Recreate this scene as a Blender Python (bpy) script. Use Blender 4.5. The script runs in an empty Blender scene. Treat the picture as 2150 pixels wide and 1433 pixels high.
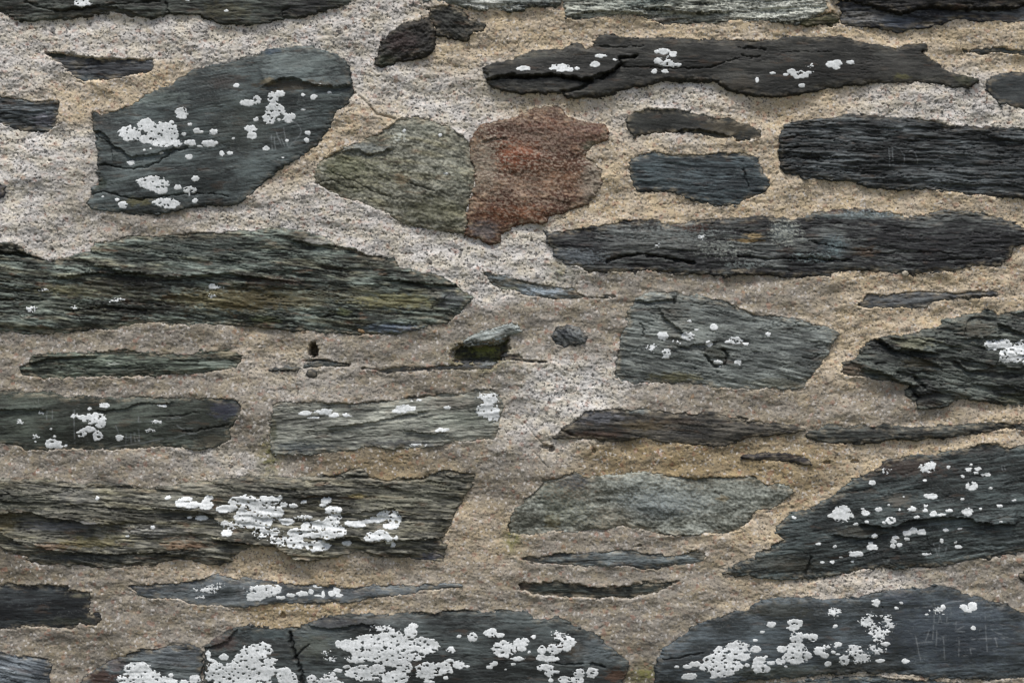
import bpy, math
import numpy as np

# ------------------------------------------------------------------ camera, sky, sun, exposure
S = 0.0007                      # metres per photo pixel: the framed piece of wall is 1.5 m wide
CX, CY, CZ = 1075.0, 716.5, 1.02
scene = bpy.context.scene
cam_d = bpy.data.cameras.new('camera'); cam = bpy.data.objects.new('camera', cam_d)
scene.collection.objects.link(cam); scene.camera = cam
cam_d.lens = 50; cam_d.sensor_width = 36; cam_d.clip_end = 500; cam_d.clip_start = 0.05
cam.location = (0, -2150*S*50/36, CZ); cam.rotation_euler = (math.radians(90), 0, 0)

SUN_EL, SUN_AZ = 66.0, -24.0     # sun in front of the wall, high, a little to the left, behind thin cloud
w = bpy.data.worlds.new('World'); scene.world = w; w.use_nodes = True
nt = w.node_tree; nt.nodes.clear()
sky = nt.nodes.new('ShaderNodeTexSky'); sky.sky_type = 'NISHITA'; sky.sun_disc = False
sky.sun_elevation = math.radians(SUN_EL); sky.sun_rotation = math.radians(180+SUN_AZ)
sky.dust_density = 4.0; sky.air_density = 1.0
bg = nt.nodes.new('ShaderNodeBackground'); bg.inputs[1].default_value = 0.15
out = nt.nodes.new('ShaderNodeOutputWorld')
nt.links.new(sky.outputs[0], bg.inputs[0]); nt.links.new(bg.outputs[0], out.inputs[0])
sd = bpy.data.lights.new('sun', 'SUN'); sd.energy = 3.5; sd.angle = math.radians(11); sd.color = (1.0, 0.965, 0.92)
sun = bpy.data.objects.new('sun', sd); scene.collection.objects.link(sun)
from mathutils import Vector
el, az = math.radians(SUN_EL), math.radians(SUN_AZ)
sdir = Vector((math.sin(az)*math.cos(el), -math.cos(az)*math.cos(el), math.sin(el)))
sun.rotation_euler = sdir.to_track_quat('Z', 'Y').to_euler(); sun.location = (0, -3, 4)
scene.view_settings.view_transform = 'Standard'; scene.view_settings.look = 'None'
scene.view_settings.gamma = 1; scene.view_settings.exposure = 0.0

# ------------------------------------------------------------------ small helpers
def lin(c):
    c = np.array(c, float)/255.0
    return np.where(c <= 0.04045, c/12.92, ((c+0.055)/1.055)**2.4)
_r = np.random.RandomState(7)
PERM = _r.permutation(4096).astype(np.int64); GA = _r.rand(4096)*2*np.pi; GX = np.cos(GA); GY = np.sin(GA); RV = _r.rand(4096)
def hsh(ix, iy, seed):
    return PERM[(PERM[(ix + seed*131) & 4095] + iy*17 + seed*7) & 4095]
def per(x, y, seed=0):                              # gradient noise about -0.7..0.7
    ix = np.floor(x).astype(np.int64); iy = np.floor(y).astype(np.int64); fx = x-ix; fy = y-iy
    u = fx*fx*fx*(fx*(fx*6-15)+10); v = fy*fy*fy*(fy*(fy*6-15)+10)
    def g(a, b):
        h = hsh(ix+a, iy+b, seed); return GX[h]*(fx-a)+GY[h]*(fy-b)
    return (g(0,0)*(1-u)+g(1,0)*u)*(1-v) + (g(0,1)*(1-u)+g(1,1)*u)*v
def fbm(x, y, seed=0, o=4, gain=0.5):
    r = 0; a = 1.0; f = 1.0
    for k in range(o):
        r = r + a*per(x*f+13.7*k, y*f-5.1*k, seed+k*3); a *= gain; f *= 2.03
    return r
def lam(u, v, L, T, seed):                          # laminae: crisp layers of thickness T, each varying along L
    t = v/T + .8*fbm(u/(L*1.5), v/(T*4.0), seed+40, 3)+.22*per(u/17., v/9., seed+44)
    k = np.floor(t); h1 = RV[hsh(k.astype(np.int64), np.zeros(k.shape, np.int64), seed)]
    a = 1.15*per(u/(L*1.6)+h1*91.0, k*7.31+0.37, seed+1) + 0.45*per(u/(L*0.6)+h1*37, k*3.17+0.71, seed+2)
    return a, t-k
def sstep(a, b, x):
    t = np.clip((x-a)/(b-a), 0, 1); return t*t*(3-2*t)
CO = {'0': 0, '1': 500, '2': 1000, '3': 1550}; RO = {'0': 0, '1': 350, '2': 680, '3': 1033}; Q = 600/2150.0
def P(s):                                           # 'cr: x,y x,y | cr: ...' : traced in enlarged crops of the photograph
    r = []
    for blk in s.split('|'):
        c, pts = blk.split(':'); c = c.strip()
        for t in pts.split():
            v = [float(q) for q in t.split(',')]
            if c == 'px': r.append(v)
            else: r.append([CO[c[0]]+v[0]*Q, RO[c[1]]+v[1]*Q] + [q*Q for q in v[2:]])
    return r

# ------------------------------------------------------------------ the traced stones
# name -> (outline, style)
ST = []
def stone(key, pts, **k):
    d = dict(H=2, ang=0, A=2.0, T=9, rough=1.0, base=(52,56,54), light=(104,112,106), mix=0.35, con=1.0, tilt=0.0, bulge=3,
             kind='slate', cracks=[], ledges=[], tints=[], lichen='', label=None, olive=0.06, rag=1.0, scratch=0.3, marks='', crust=[], amp=0)
    d.update(k); d['key'] = key; d['pts'] = P(pts); ST.append(d)

stone('top_left_slab', '00: 0,100 120,140 250,155 400,140 560,135 650,130 750,110 850,95 930,105 1020,130 1120,125 1200,115 1280,95 1400,105 1500,115 1560,150 1650,180 1800,190 1900,190|10: 200,175 300,150 400,135 500,130 560,105 620,85 700,70 780,55 850,15|px: 770,-60 600,-100 300,-120 0,-110 -120,-60 -100,18',
  H=9, A=1.6, T=7, base=(50,52,48), light=(92,98,92), mix=.25, label='dark slate slab along the top left edge of the photo',
  cracks=[('00: 200,20 340,70 430,90 600,70 800,45 1000,30 1200,15', 2.2, 5), ('00: 1240,-20 1260,60 1270,100', 2.0, 6), ('10: 330,130 340,90 380,60', 2, 4)],
  ledges=[('00: 430,90 560,72 700,55 850,60 1000,95 1040,120', 3, 20)],
  tints=[('00:', 620,95,300,40,(62,60,50),.6), ('00:',1700,90,200,60,(84,80,58),.5), ('10:',520,60,200,70,(44,44,46),.7)],
  lichen='00: 630,30,62,38 1705,90,16,10 1420,0,22,16')
stone('small_slate_upper_left', '00: 330,400 400,385 480,400 560,395 640,425 760,430 900,440 1080,445 1150,440 1165,500 1160,550 1050,570 950,585 830,600 680,610 570,590 520,540 430,480 370,430',
  H=-3, A=2, T=8, base=(44,46,50), light=(84,88,92), label='small dark slate with a pale left patch under the top left slab',
  tints=[('00:',580,480,60,45,(100,96,88),.8), ('00:',420,410,90,30,(44,50,30),.8), ('00:',650,585,110,22,(120,130,136),.7)])
stone('left_edge_slate', '00: -350,690 -150,700 0,720 100,730 180,745 250,765 340,745 440,750 450,790 440,860 420,950 350,990 200,990 80,965 0,935 -200,900 -350,880',
  H=-1, A=3.5, T=9, base=(38,42,42), light=(96,104,108), mix=.3, label='black splintered slate cut by the left edge below the top slab',
  tints=[('00:',330,900,90,50,(100,100,108),.7)])
stone('round_lichen_stone', '00: 680,845 760,870 900,830 1000,790 1080,730 1160,690 1300,650 1350,590 1430,540 1560,500 1700,480 1840,430 1940,410|10: 218,372 330,365 500,350 600,370 700,410 780,440 820,490 845,560 855,650 850,760 790,810 725,860 710,930 660,1010 600,1090 520,1150 420,1210 300,1290 220,1350 150,1420|01: 1850,240 1790,285 1700,300 1560,290 1450,310 1330,330 1230,350 1110,365 960,350 860,340 760,330 680,310 655,280 680,230 670,190 690,150 740,140 745,90 720,40 740,0|00: 735,1250 745,1150 740,1080 710,1000 690,920',
  marks='570.8,285 571.4,296.5 572.7,314|577,288 577.7,302.8 580,315|581,278 584,288 586.5,293|587.7,293 591.5,307|592,291.5 598.4,307|596.5,267.6 598.4,280 600,290 603,300 606.5,312|614,257 625,261 631,268 633.6,277.7 630.4,285 623.5,293.4 614,301.5 608,310|581.5,280 596.5,277.7',
  H=7, ang=-6, A=1.3, T=8, rough=.7, base=(58,64,64), light=(104,114,114), mix=.32, bulge=7, scratch=.8,
  label='large rounded stone with white lichen discs and scratched letters, upper left',
  cracks=[('00: 760,1240 820,1245 950,1275 1090,1265 1200,1220 1320,1140 1420,1110', 1.8, 5), ('01: 690,212 800,190 900,222 1030,246 1180,240 1300,215 1400,210 1600,205 1720,222', 1.8, 5), ('00: 700,960 760,1040 850,1080', 2, 4)],
  ledges=[('10: 230,640 330,590 450,600 550,640 700,660 850,640', 5, 26), ('00: 830,1080 900,1120 1000,1180 1150,1170 1320,1120', 3, 22), ('00: 700,980 800,1010 850,1080 850,1180', 3, 14)],
  tints=[('10:',480,480,300,80,(126,136,134),.55), ('00:',1150,740,260,60,(118,128,124),.5), ('10:',420,650,280,40,(70,62,48),.75), ('00:',1700,620,120,50,(66,60,56),.6), ('10:',240,620,60,22,(120,112,92),.8),
         ('01:',1050,265,110,30,(98,94,62),.7), ('00:',1850,950,260,200,(62,66,60),.5), ('10:',250,390,80,22,(60,76,92),.7), ('01:',760,130,70,40,(40,50,36),.7)],
  lichen='00: 985,1010,82,60 1105,945,65,50 1235,1020,118,95 1110,1050,60,36 1345,1085,35,30 1375,860,48,45 1300,925,18,15 1325,960,16,15 1440,1080,45,25 1490,990,28,20 1525,1000,16,12 1615,1000,30,22 1440,945,18,12 1390,1015,18,14 1585,1085,60,26 1430,1185,28,20 990,1230,27,18 1675,1160,20,18 1735,1155,22,15 1095,1135,10,8 1225,1155,14,8 1145,1125,8,6 1785,650,22,18 1870,780,58,25 1940,760,30,35 2060,740,45,45 2110,710,40,25 2075,830,75,50 2030,895,52,45 1930,900,22,15 1890,970,50,25 1900,1025,38,30 2005,1120,25,18 1765,1045,16,9 1510,1105,20,8|10: 570,735,28,20 490,720,17,14 690,700,12,9 620,640,14,8 490,830,17,11 385,890,54,36 310,905,14,12 525,1005,22,16 520,1060,20,22 340,1190,9,6 370,1060,15,12|01: 1165,130,112,55 1220,170,50,45 1085,120,50,30 1475,92,28,22 1345,157,32,20 1432,182,55,30 1470,258,25,18 1250,270,98,34 1290,290,60,30 935,290,38,28 890,250,16,14 780,228,12,8')
stone('black_knob', '10: 1340,150 1430,140 1480,200 1490,290 1480,370 1400,440 1280,450 1150,480 1060,510 1035,480 1060,400 1080,320 1130,260 1210,210 1230,180',
  H=10, ang=-20, A=3, T=17, rough=4.5, kind='grain', con=.6, base=(38,37,35), light=(74,72,66), mix=.2, bulge=8, label='jagged black stone poking out left of a second black stone, top centre',
  tints=[('10:',1230,320,120,70,(70,58,56),.7), ('10:',1110,460,90,40,(44,52,34),.6)], scratch=0)
stone('black_flat_knob', '10: 1350,25 1440,60 1540,40 1640,60 1720,110 1740,150 1870,195 1850,240 1740,260 1720,300 1620,290 1500,275 1470,200 1440,140 1440,90',
  H=5, ang=16, A=3, T=15, rough=4, kind='grain', con=.6, base=(38,39,36), light=(78,80,74), mix=.22, bulge=4, label='jagged black stone with a pointed right end, just under the grey top slab', scratch=0)
stone('grey_top_slab', 'px: 872,-60 880,-10|10: 1400,10 1500,8 1600,26 1700,50 1760,70 1830,85 1900,75 2000,60 2150,75|20: 150,78 330,62 450,55 560,52 640,46 635,-20|px: 1180,-70 1050,-80',
  H=12, A=3, T=6, base=(78,84,80), light=(140,146,142), mix=.4, label='pale grey slab with white crust at the top centre edge',
  tints=[('10:',1900,40,120,40,(176,178,172),.7), ('20:',80,30,160,40,(170,172,166),.7), ('20:',450,40,160,30,(56,58,60),.7)],
  crust=[('10:',1920,30,180,60,(190,192,186),.9), ('20:',120,40,200,50,(184,186,180),.85), ('20:',420,20,200,40,(130,136,134),.7)])
stone('speckled_top_slab', '20: 650,150 680,90 655,30 645,-60|px: 1185,-80 1450,-95 1725,-80|30: 645,-40 655,20 660,60 640,90 560,125 490,150 450,185 380,190 300,170 150,160 0,150|20: 1870,150 1830,170 1700,175 1550,185 1400,190 1280,150 1170,110 1070,105 1000,130 900,140 800,150',
  H=9, A=4, T=9, rough=2, base=(60,66,62), light=(158,160,150), mix=.42, con=1.5, label='rough slab crusted with grey and white speckles along the top edge, right of centre',
  ledges=[('20: 760,110 900,90 1100,95 1250,110', 4, 14), ('20: 1200,60 1500,90 1700,100 1880,90', 4, 16)],
  tints=[('30:',200,80,340,70,(170,172,162),.5), ('20:',1000,20,260,50,(130,136,128),.4), ('20:',1650,120,220,40,(70,72,66),.5), ('20:',1400,150,120,20,(112,98,92),.5)],
  crust=[('30:',250,70,420,110,(196,198,188),.95), ('20:',1000,60,420,90,(168,172,162),.7), ('20:',1950,60,200,80,(186,188,178),.8), ('20:',1500,110,260,50,(160,160,148),.6), ('20:',1250,30,200,40,(96,110,108),.6)])
stone('mossy_wedge', '30: 470,182 570,130 700,90 740,110 760,170 700,200 600,190 520,195',
  H=6, A=2, T=8, base=(42,42,28), light=(70,70,44), label='small dark mossy wedge under the speckled top slab')
stone('blue_top_slab', '30: 740,40 780,100 762,150 790,190 900,200 1040,210 1150,235 1250,235 1340,215 1440,205 1500,185 1560,160 1640,145 1740,150 1850,160 2000,165 2150,165 2400,160 2500,100 2400,0 1800,-40 1200,-20 800,-10',
  H=4, A=2.5, T=7, base=(40,42,48), light=(110,114,118), mix=.25, label='blue grey slab under the black overhang in the top right corner',
  tints=[('30:',960,130,190,50,(122,120,116),.7), ('30:',1200,170,160,45,(84,92,104),.7), ('30:',2020,135,60,25,(110,100,92),.6)])
stone('black_overhang', '30: 660,-150 700,-20 840,5 960,35 1060,80 1200,100 1320,80 1420,55 1600,72 1850,70 2100,55 2400,55 2500,-60 2400,-250 1500,-350 800,-300',
  H=26, A=3, T=10, base=(22,22,22), light=(44,44,42), mix=.15, label='black overhanging stone in the very top right corner', tints=[('30:',1950,10,60,20,(74,68,54),.5)])
stone('long_dark_stone', '20: 40,510 130,480 280,460 400,400 520,375 650,370 700,340 760,320 830,370 870,350 880,320 930,280 1020,265 1080,285 1200,290 1400,285 1600,300 1800,300|30: 20,310 150,305 350,290 600,285 780,285 850,300 960,330 1080,350 1180,365 1250,345 1400,335 1425,370 1400,400 1440,450 1530,520 1650,560 1740,590 1800,608 1770,630 1730,655 1640,655 1500,640 1350,625 1200,630 1000,625 850,640 720,665 600,680 450,710 330,730 200,735 100,720|20: 2030,710 1930,690 1850,650 1800,610 1700,600 1450,605 1300,630 1200,660 1100,690 1000,715 850,730 740,745 700,735 660,690 560,700 430,700 300,695 200,680 120,650 60,615 90,570 60,540',
  H=12, ang=2, A=1.3, T=7, rough=.5, base=(48,49,47), light=(80,80,76), mix=.22, bulge=4, label='long dark stone with a pointed right tip and small white lichens, upper right',
  cracks=[('20: 60,612 130,600 200,580 300,580 400,592 550,572 700,592 800,612 900,600 990,560 1060,525 1080,480 1080,450 1200,430', 3.0, 12), ('20: 650,695 720,690 800,662 830,640 870,610', 4, 10), ('20: 1080,510 1300,515 1500,520 1750,515 1850,480 2000,440', 1.4, 4), ('20: 900,350 1050,365 1250,350', 1.5, 4), ('30: 0,360 100,370 200,380', 2, 5), ('30: 20,420 90,440 160,430', 2, 5), ('30: 1390,400 1430,400', 3, 8), ('30: 320,400 500,395 700,400', 1.2, 2.5)],
  ledges=[('20: 60,600 300,575 550,565 800,600 1000,545 1085,490', 5, 40)],
  tints=[('30:',1220,580,60,22,(110,108,66),.8), ('30:',1000,540,400,90,(66,64,62),.4), ('20:',350,420,250,30,(84,88,82),.5), ('30:',1700,600,90,40,(50,56,36),.7), ('20:',2000,640,120,60,(70,64,54),.5)],
  lichen='20: 355,525,45,20 630,520,75,32 700,535,30,18 930,432,40,15 893,493,36,24 755,525,25,12 1040,462,22,8 1400,395,60,22 1475,415,32,25 1360,465,28,25 1440,480,-55,-38 1515,495,27,15 1415,545,28,15 1335,545,22,22 2105,612,16,20|30: 690,495,42,25 740,480,35,25 730,520,30,16 833,478,32,16 455,570,65,30 390,545,35,18 350,568,22,12 250,557,22,9 525,500,-25,-16 520,555,30,12 470,652,24,17')
stone('curved_small_stone', '20: 1130,880 1210,840 1270,815 1380,810 1500,820 1600,840 1700,870 1790,890 1900,890 2000,930 2100,960 2135,990 2130,1050 2050,1060 1970,1070 1930,1045 1850,1040 1740,1030 1600,1000 1470,1000 1350,1005 1250,1020 1190,1030 1170,1000 1130,960',
  H=2, ang=8, A=.8, T=6, rough=.4, base=(50,52,50), light=(74,76,72), mix=.25, label='small curved dark stone tapering right, below the long dark stone',
  ledges=[('20: 1480,1000 1560,970 1700,980 1850,1010 1930,1040', 4, 12)], tints=[('20:',1900,960,220,60,(74,66,50),.6)])
stone('small_blue_block', '20: 1200,1170 1300,1140 1400,1150 1500,1165 1600,1155 1700,1165 1850,1150 2000,1145 2090,1165|30: 150,1190 180,1290 240,1370 240,1400|31: 200,190 100,230|21: 1980,280 1900,300 1800,290 1700,270 1600,240 1500,200 1400,190 1300,195 1220,190 1180,140 1160,60 1150,0|20: 1145,1230 1160,1200',
  H=2, ang=4, A=1.6, T=6, rough=.8, base=(50,58,62), light=(92,104,108), mix=.35, label='small blue grey block under the curved stone, upper right', scratch=.7,
  cracks=[('20: 2010,1280 2030,1360 2050,1400', 2.5, 6)])
stone('grooved_black_block', '30: 320,1000 350,940 450,920 560,900 700,890 800,865 950,865 1100,880 1300,890 1450,910 1550,940 1700,950 1900,960 2150,965 2480,970 2560,1150|31: 2560,120 2480,240 2150,235 1950,230 1800,215 1650,205 1500,180 1350,165 1200,180 1100,165 950,150 870,115 750,110 600,90 480,80 430,60|30: 370,1310 320,1250 300,1180 320,1110 300,1060',
  marks='1871,311 1873,338|1889,316.5 1896.8,325.6 1897.5,345|1891.6,317 1917.7,317.8 1924,332 1925.5,345|1864,311 1866,338 1866,350',
  H=7, ang=2, A=3.6, T=7.5, rough=.8, base=(40,43,44), light=(88,94,96), mix=.26, bulge=5, label='large blackish block with deep horizontal grooves at the right edge',
  tints=[('30:',1700,1250,500,140,(84,90,92),.35)],
  cracks=[('30: 1115,1110 1130,1180 1135,1240', 1.2, 1.5), ('30: 1215,1120 1240,1180 1250,1250', 1.2, 1.5), ('30: 1330,1100 1345,1170 1350,1240', 1.2, 1.5),
          ('30: 330,1040 500,1030 700,1050', 1.6, 5), ('30: 320,1120 500,1105 640,1110', 1.6, 5), ('30: 330,1190 520,1190 760,1200', 1.6, 5), ('30: 340,1250 520,1255 700,1270', 1.6, 5)])
stone('right_edge_pebble', '30: 1870,610 1900,580 1980,560 2060,545 2150,550 2300,560 2350,700 2250,810 2150,815 2060,800 1970,780 1920,750 1880,690 1860,640',
  H=4, A=.6, T=8, rough=.6, base=(54,58,60), light=(80,84,84), mix=.25, label='smooth dark rounded stone cut by the right edge near the top')
stone('thin_sliver_top_right', '30: 1690,375 1760,365 1860,360 1970,350 2060,375 2250,390 2250,420 2080,410 1950,395 1850,415 1780,400 1700,395',
  H=0, A=1, T=5, base=(52,56,56), light=(80,88,86), label='thin dark sliver in the mortar at the right edge near the top')
stone('green_grey_stone', '10: 600,1240 640,1190 720,1150 800,1110 900,1070 980,1030 1080,1000 1150,930 1200,900 1350,885 1500,930 1600,970 1700,1020 1740,1080 1750,1200 1790,1300|11: 1780,50 1780,150 1740,270 1720,350 1730,420 1700,510 1560,495 1450,470 1350,450 1230,420 1180,380 1100,350 1000,310 900,270 780,240 720,200 640,160 570,110 580,50 600,0',
  H=3, ang=12, A=2.0, T=14, rough=3.2, kind='grain', base=(92,92,80), light=(148,148,136), mix=.42, bulge=5, olive=.5, label='green grey mottled stone left of the rusty red stone',
  ledges=[('10: 800,1140 900,1130 1000,1170 1150,1120', 4, 16)], cracks=[('11: 1300,130 1400,160 1480,190', 1.8, 4), ('10: 600,1380 700,1350 800,1400 900,1420', 2, 4), ('11: 700,40 850,100 1000,180 1150,230', 1.5, 3)],
  tints=[('10:',800,1250,200,90,(72,76,46),.6), ('10:',1350,960,260,60,(136,138,128),.5), ('10:',950,1120,170,40,(110,116,116),.6), ('11:',1500,330,260,100,(84,84,62),.6), ('11:',800,170,160,50,(72,74,56),.5), ('11:',1230,100,60,50,(140,120,92),.5)],
  crust=[('10:',1210,1020,60,60,(176,180,172),.8), ('10:',1430,950,240,80,(140,142,130),.6), ('11:',1650,60,200,120,(146,148,134),.5), ('10:',1000,1300,300,160,(128,128,104),.4)],
  lichen='10: 1520,1020,14,12 1250,990,12,16|11: 1570,55,14,10')
stone('rusty_red_stone', '20: -10,1000 30,950 130,920 300,880 400,830 520,800 640,810 680,880 760,900 870,930 950,950 1010,1000 960,1060 880,1100 830,1140 830,1180 900,1230 950,1300 960,1390|21: 950,50 960,120 900,200 840,280 760,310 640,350 560,380 500,430 400,420 300,440 220,490 190,520 180,570 90,580 0,540|11: 1700,510 1730,420 1720,350 1740,270 1780,150 1780,50|10: 1790,1300 1750,1200 1740,1080 1770,1020',
  H=6, ang=10, A=.5, T=20, rough=2.6, kind='grain', base=(88,58,44), light=(146,120,98), mix=.16, con=1.3, bulge=5, olive=.2, label='rusty red brown stone in the upper middle', scratch=0, crust=[('20:',900,1280,120,200,(158,150,136),.7), ('20:',500,1050,500,240,(158,142,128),.4), ('21:',350,150,450,260,(160,144,128),.5), ('20:',80,1200,140,240,(150,142,128),.6)],
  ledges=[('20: 60,1075 150,1045 230,1035', 2, 10)],
  tints=[('20:',300,1180,200,110,(122,66,40),.75), ('20:',800,1000,180,80,(90,62,56),.5), ('21:',560,60,320,120,(98,66,46),.6), ('21:',300,350,260,80,(104,62,38),.7), ('21:',60,480,110,70,(88,88,90),.7), ('21:',860,150,90,160,(128,118,106),.7), ('20:',60,1250,100,200,(130,120,106),.55), ('20:',860,1100,70,34,(92,94,78),.8), ('20:',540,950,120,60,(98,58,46),.4)])
stone('long_patchy_slate', '21: 520,500 600,490 700,480 850,460 1000,430 1150,410 1300,400 1450,440 1550,430 1700,400 1850,400 2000,390|31: 100,380 200,370 300,380 400,400 500,370 600,345 750,320 850,320 1000,330 1150,345 1280,380 1420,360 1440,340 1550,328 1700,335 1850,355 1930,390 2050,420 2150,465 2200,520 2150,580 2060,620 2040,680 1960,740 1920,760 1820,740 1720,760 1600,790 1400,805 1250,815 1120,790 950,790 820,785 700,810 600,830 400,835 200,820 0,800|21: 1900,820 1750,810 1550,805 1400,800 1250,790 1100,790 950,800 850,800 760,750 680,740 640,700 600,690 560,600 530,540',
  H=6, ang=2, A=2.0, T=8, rough=1.0, base=(43,44,46), light=(108,112,110), mix=.22, bulge=6, label='long black slate with grey crusty left half and smooth rounded right end, right of centre',
  cracks=[('21: 980,710 1100,675 1250,660 1400,682 1500,702 1640,720', 3.0, 12), ('31: 0,670 200,700 400,692 560,690 700,702 850,705', 2.2, 7), ('31: 520,550 600,575 750,612 850,632 1000,635', 1.6, 5), ('31: 1150,720 1400,710 1600,700 1900,690', 1.5, 4), ('31: 1000,660 1300,640 1600,650', 1.2, 3)],
  tints=[('21:',1400,560,300,90,(112,114,110),.45), ('21:',1620,460,130,25,(88,60,48),.6), ('31:',60,555,120,14,(150,126,86),.9), ('31:',120,522,70,20,(160,140,104),.9), ('21:',700,680,200,60,(100,106,112),.6), ('31:',320,480,90,70,(104,112,112),.5), ('31:',700,600,110,80,(76,88,92),.6), ('31:',900,370,380,26,(112,122,122),.6), ('31:',950,640,90,40,(88,68,50),.6), ('31:',1700,600,420,140,(34,35,38),.6), ('31:',720,340,60,20,(92,66,54),.7), ('21:',900,560,200,60,(50,52,54),.5)],
  crust=[('21:',1450,500,420,80,(122,128,126),.5), ('21:',800,680,240,60,(110,118,122),.45), ('31:',350,500,120,100,(150,154,146),.7), ('31:',560,680,160,40,(124,138,138),.6), ('31:',730,610,60,80,(110,126,128),.6), ('21:',1850,620,220,70,(136,140,134),.6), ('31:',1000,350,260,30,(130,142,146),.6), ('31:',60,735,160,30,(124,132,130),.6)],
  lichen='21: 1370,590,-20,-14 1700,535,-26,-20')
stone('long_left_slate', '01: -400,540 -150,560 0,570 100,565 160,600 200,650 280,680 380,710 470,690 560,660 680,640 720,580 860,560 950,525 1050,515 1200,520 1350,510 1480,490 1650,495 1800,475 1950,480 2050,460|11: 100,480 250,470 340,460 430,480 560,500 640,530 730,590 850,610 950,640 1000,665 1100,680 1180,700 1230,760 1350,790 1460,800 1540,830 1640,890 1680,940 1750,960 1760,1010 1700,1050 1690,1110 1620,1140 1580,1180 1450,1185 1300,1240 1150,1265 1000,1270 850,1265 700,1245 500,1235 350,1235 200,1215 0,1195|01: 1700,1190 1500,1185 1350,1195 1200,1180 1050,1180 950,1200 850,1225 700,1235 500,1245 300,1255 180,1270 100,1240 0,1235 -150,1230 -400,1220',
  H=4, ang=5, A=3.4, T=9, rough=1.2, base=(52,56,50), light=(122,132,124), mix=.30, con=1.2, bulge=7, olive=.6, label='very long olive and grey layered slate across the left half of the photo',
  ledges=[('01: 450,840 620,810 730,800 900,800 1050,805 1200,825 1400,830 1550,815 1700,800 1850,820 2100,850', 6, 30), ('01: 700,735 850,760 950,795 1080,800', 5, 16), ('11: 1170,855 1350,868 1500,888 1640,890', 6, 18), ('11: 420,560 560,580 730,600 850,612 1000,662', 5, 14), ('01: 1750,890 1860,895 1880,840', 2, 14), ('11: 1500,1000 1540,1010 1560,980', 3, 10)],
  cracks=[('01: -40,655 100,658 190,665 300,690 380,712', 5, 14), ('01: 0,610 80,620 160,640', 4, 8), ('01: -20,1000 150,1005 330,1000', 2.4, 6), ('01: 500,1085 800,1060 1100,1080', 2.2, 5), ('11: 600,1130 750,1120 900,1135', 2, 5), ('11: 700,550 725,575 735,590', 4, 10)],
  tints=[('01:',700,930,420,60,(106,102,70),.5), ('01:',1700,1000,500,80,(98,86,50),.7), ('11:',300,980,500,90,(76,70,48),.6), ('11:',1200,1010,320,60,(118,114,78),.7), ('01:',1000,900,400,90,(40,38,34),.7), ('01:',1100,1060,420,60,(34,34,30),.7), ('01:',400,1040,240,60,(118,124,112),.5), ('11:',300,860,230,34,(66,46,36),.6),
         ('11:',1150,1215,200,34,(104,116,134),.7), ('11:',610,560,120,32,(126,126,122),.8), ('11:',800,1090,60,26,(96,102,60),.5), ('01:',2000,1150,120,30,(84,92,54),.5), ('01:',1500,640,600,110,(74,84,80),.4), ('11:',1600,1000,120,80,(84,86,92),.5), ('11:',1500,1110,200,40,(94,98,88),.4), ('11:',1480,950,60,50,(110,108,98),.6)],
  lichen='01: 1605,903,26,22 1650,910,-24,-12 250,1060,-38,-26 570,1065,-26,-16 870,1005,-55,-12 1610,980,-34,-18 330,930,-26,-10|11: 1720,1095,-30,-20')
stone('thin_diagonal_stone', '21: 50,785 120,800 200,820 330,850 450,870 540,890 640,915 720,910 800,960 840,980 960,970 1100,968 1050,990 960,995 800,990 700,980 620,1000 500,990 350,970 280,940 200,920 100,870 70,830',
  H=-2, ang=10, A=2, T=7, base=(64,66,60), light=(130,140,144), mix=.35, label='thin slanting sliver with a blue white face in the middle of the photo',
  tints=[('21:',480,940,170,30,(168,180,190),.85), ('21:',250,920,80,16,(140,140,120),.7), ('21:',760,950,80,22,(74,62,48),.8), ('21:',300,865,260,22,(64,62,50),.8)])
stone('grey_trapezoid', '21: 1200,990 1250,960 1350,945 1480,950 1600,970 1700,980 1850,1000 1940,1040|31: 150,1120 300,1120 450,1140 560,1180 650,1200 740,1240 760,1260 720,1320 680,1400|32: 690,210 630,290 570,370 520,440 490,475 400,485 250,490 100,495 0,490|22: 1800,485 1720,455 1600,445 1400,450 1300,455 1200,445 1090,430 1040,390 1050,300 1080,150 1100,80 1130,10|21: 1140,1100 1180,1020',
  H=2, ang=8, A=2.4, T=11, rough=1.8, base=(92,97,95), light=(138,144,140), mix=.36, bulge=6, label='broad grey stone with small white lichen flowers and a dark pit, right of centre',
  ledges=[('21: 1150,1000 1300,1010 1480,1000 1500,970', 4, 12), ('21: 1380,1080 1430,1150 1500,1200 1560,1250', 4, 16), ('22: 1520,175 1700,150 1800,130', 3, 16), ('21: 1880,990 1940,1040', 4, 10)],
  cracks=[('22: 1730,250 1770,300 1800,320 1870,300 1890,240 1860,190', 3.5, 8), ('21: 1230,1180 1265,1220 1255,1270', 2.5, 5), ('21: 1480,985 1490,1030', 3, 5), ('32: 480,250 560,270 600,230', 2, 4)],
  tints=[('22:',1800,210,90,60,(60,62,54),.75), ('22:',1500,400,200,34,(110,104,62),.55), ('32:',250,100,300,100,(70,74,74),.4), ('32:',300,440,240,40,(80,78,60),.5), ('21:',1480,1150,120,200,(96,92,82),.3), ('21:',1850,1000,130,40,(50,54,52),.6)],
  lichen='21: 1400,1275,38,32 1590,1275,48,32 1785,1207,27,25 1600,1163,14,10 1655,1228,13,9 1750,1328,28,22 1950,1305,45,28 1900,1318,30,10 2020,1333,20,10 1310,1365,-34,-26 1500,1318,-30,-10|22: 1815,297,38,25 1960,287,24,17 1430,215,38,30 1430,245,26,14|32: 222,80,18,16 50,153,18,9 5,290,12,20')
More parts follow.
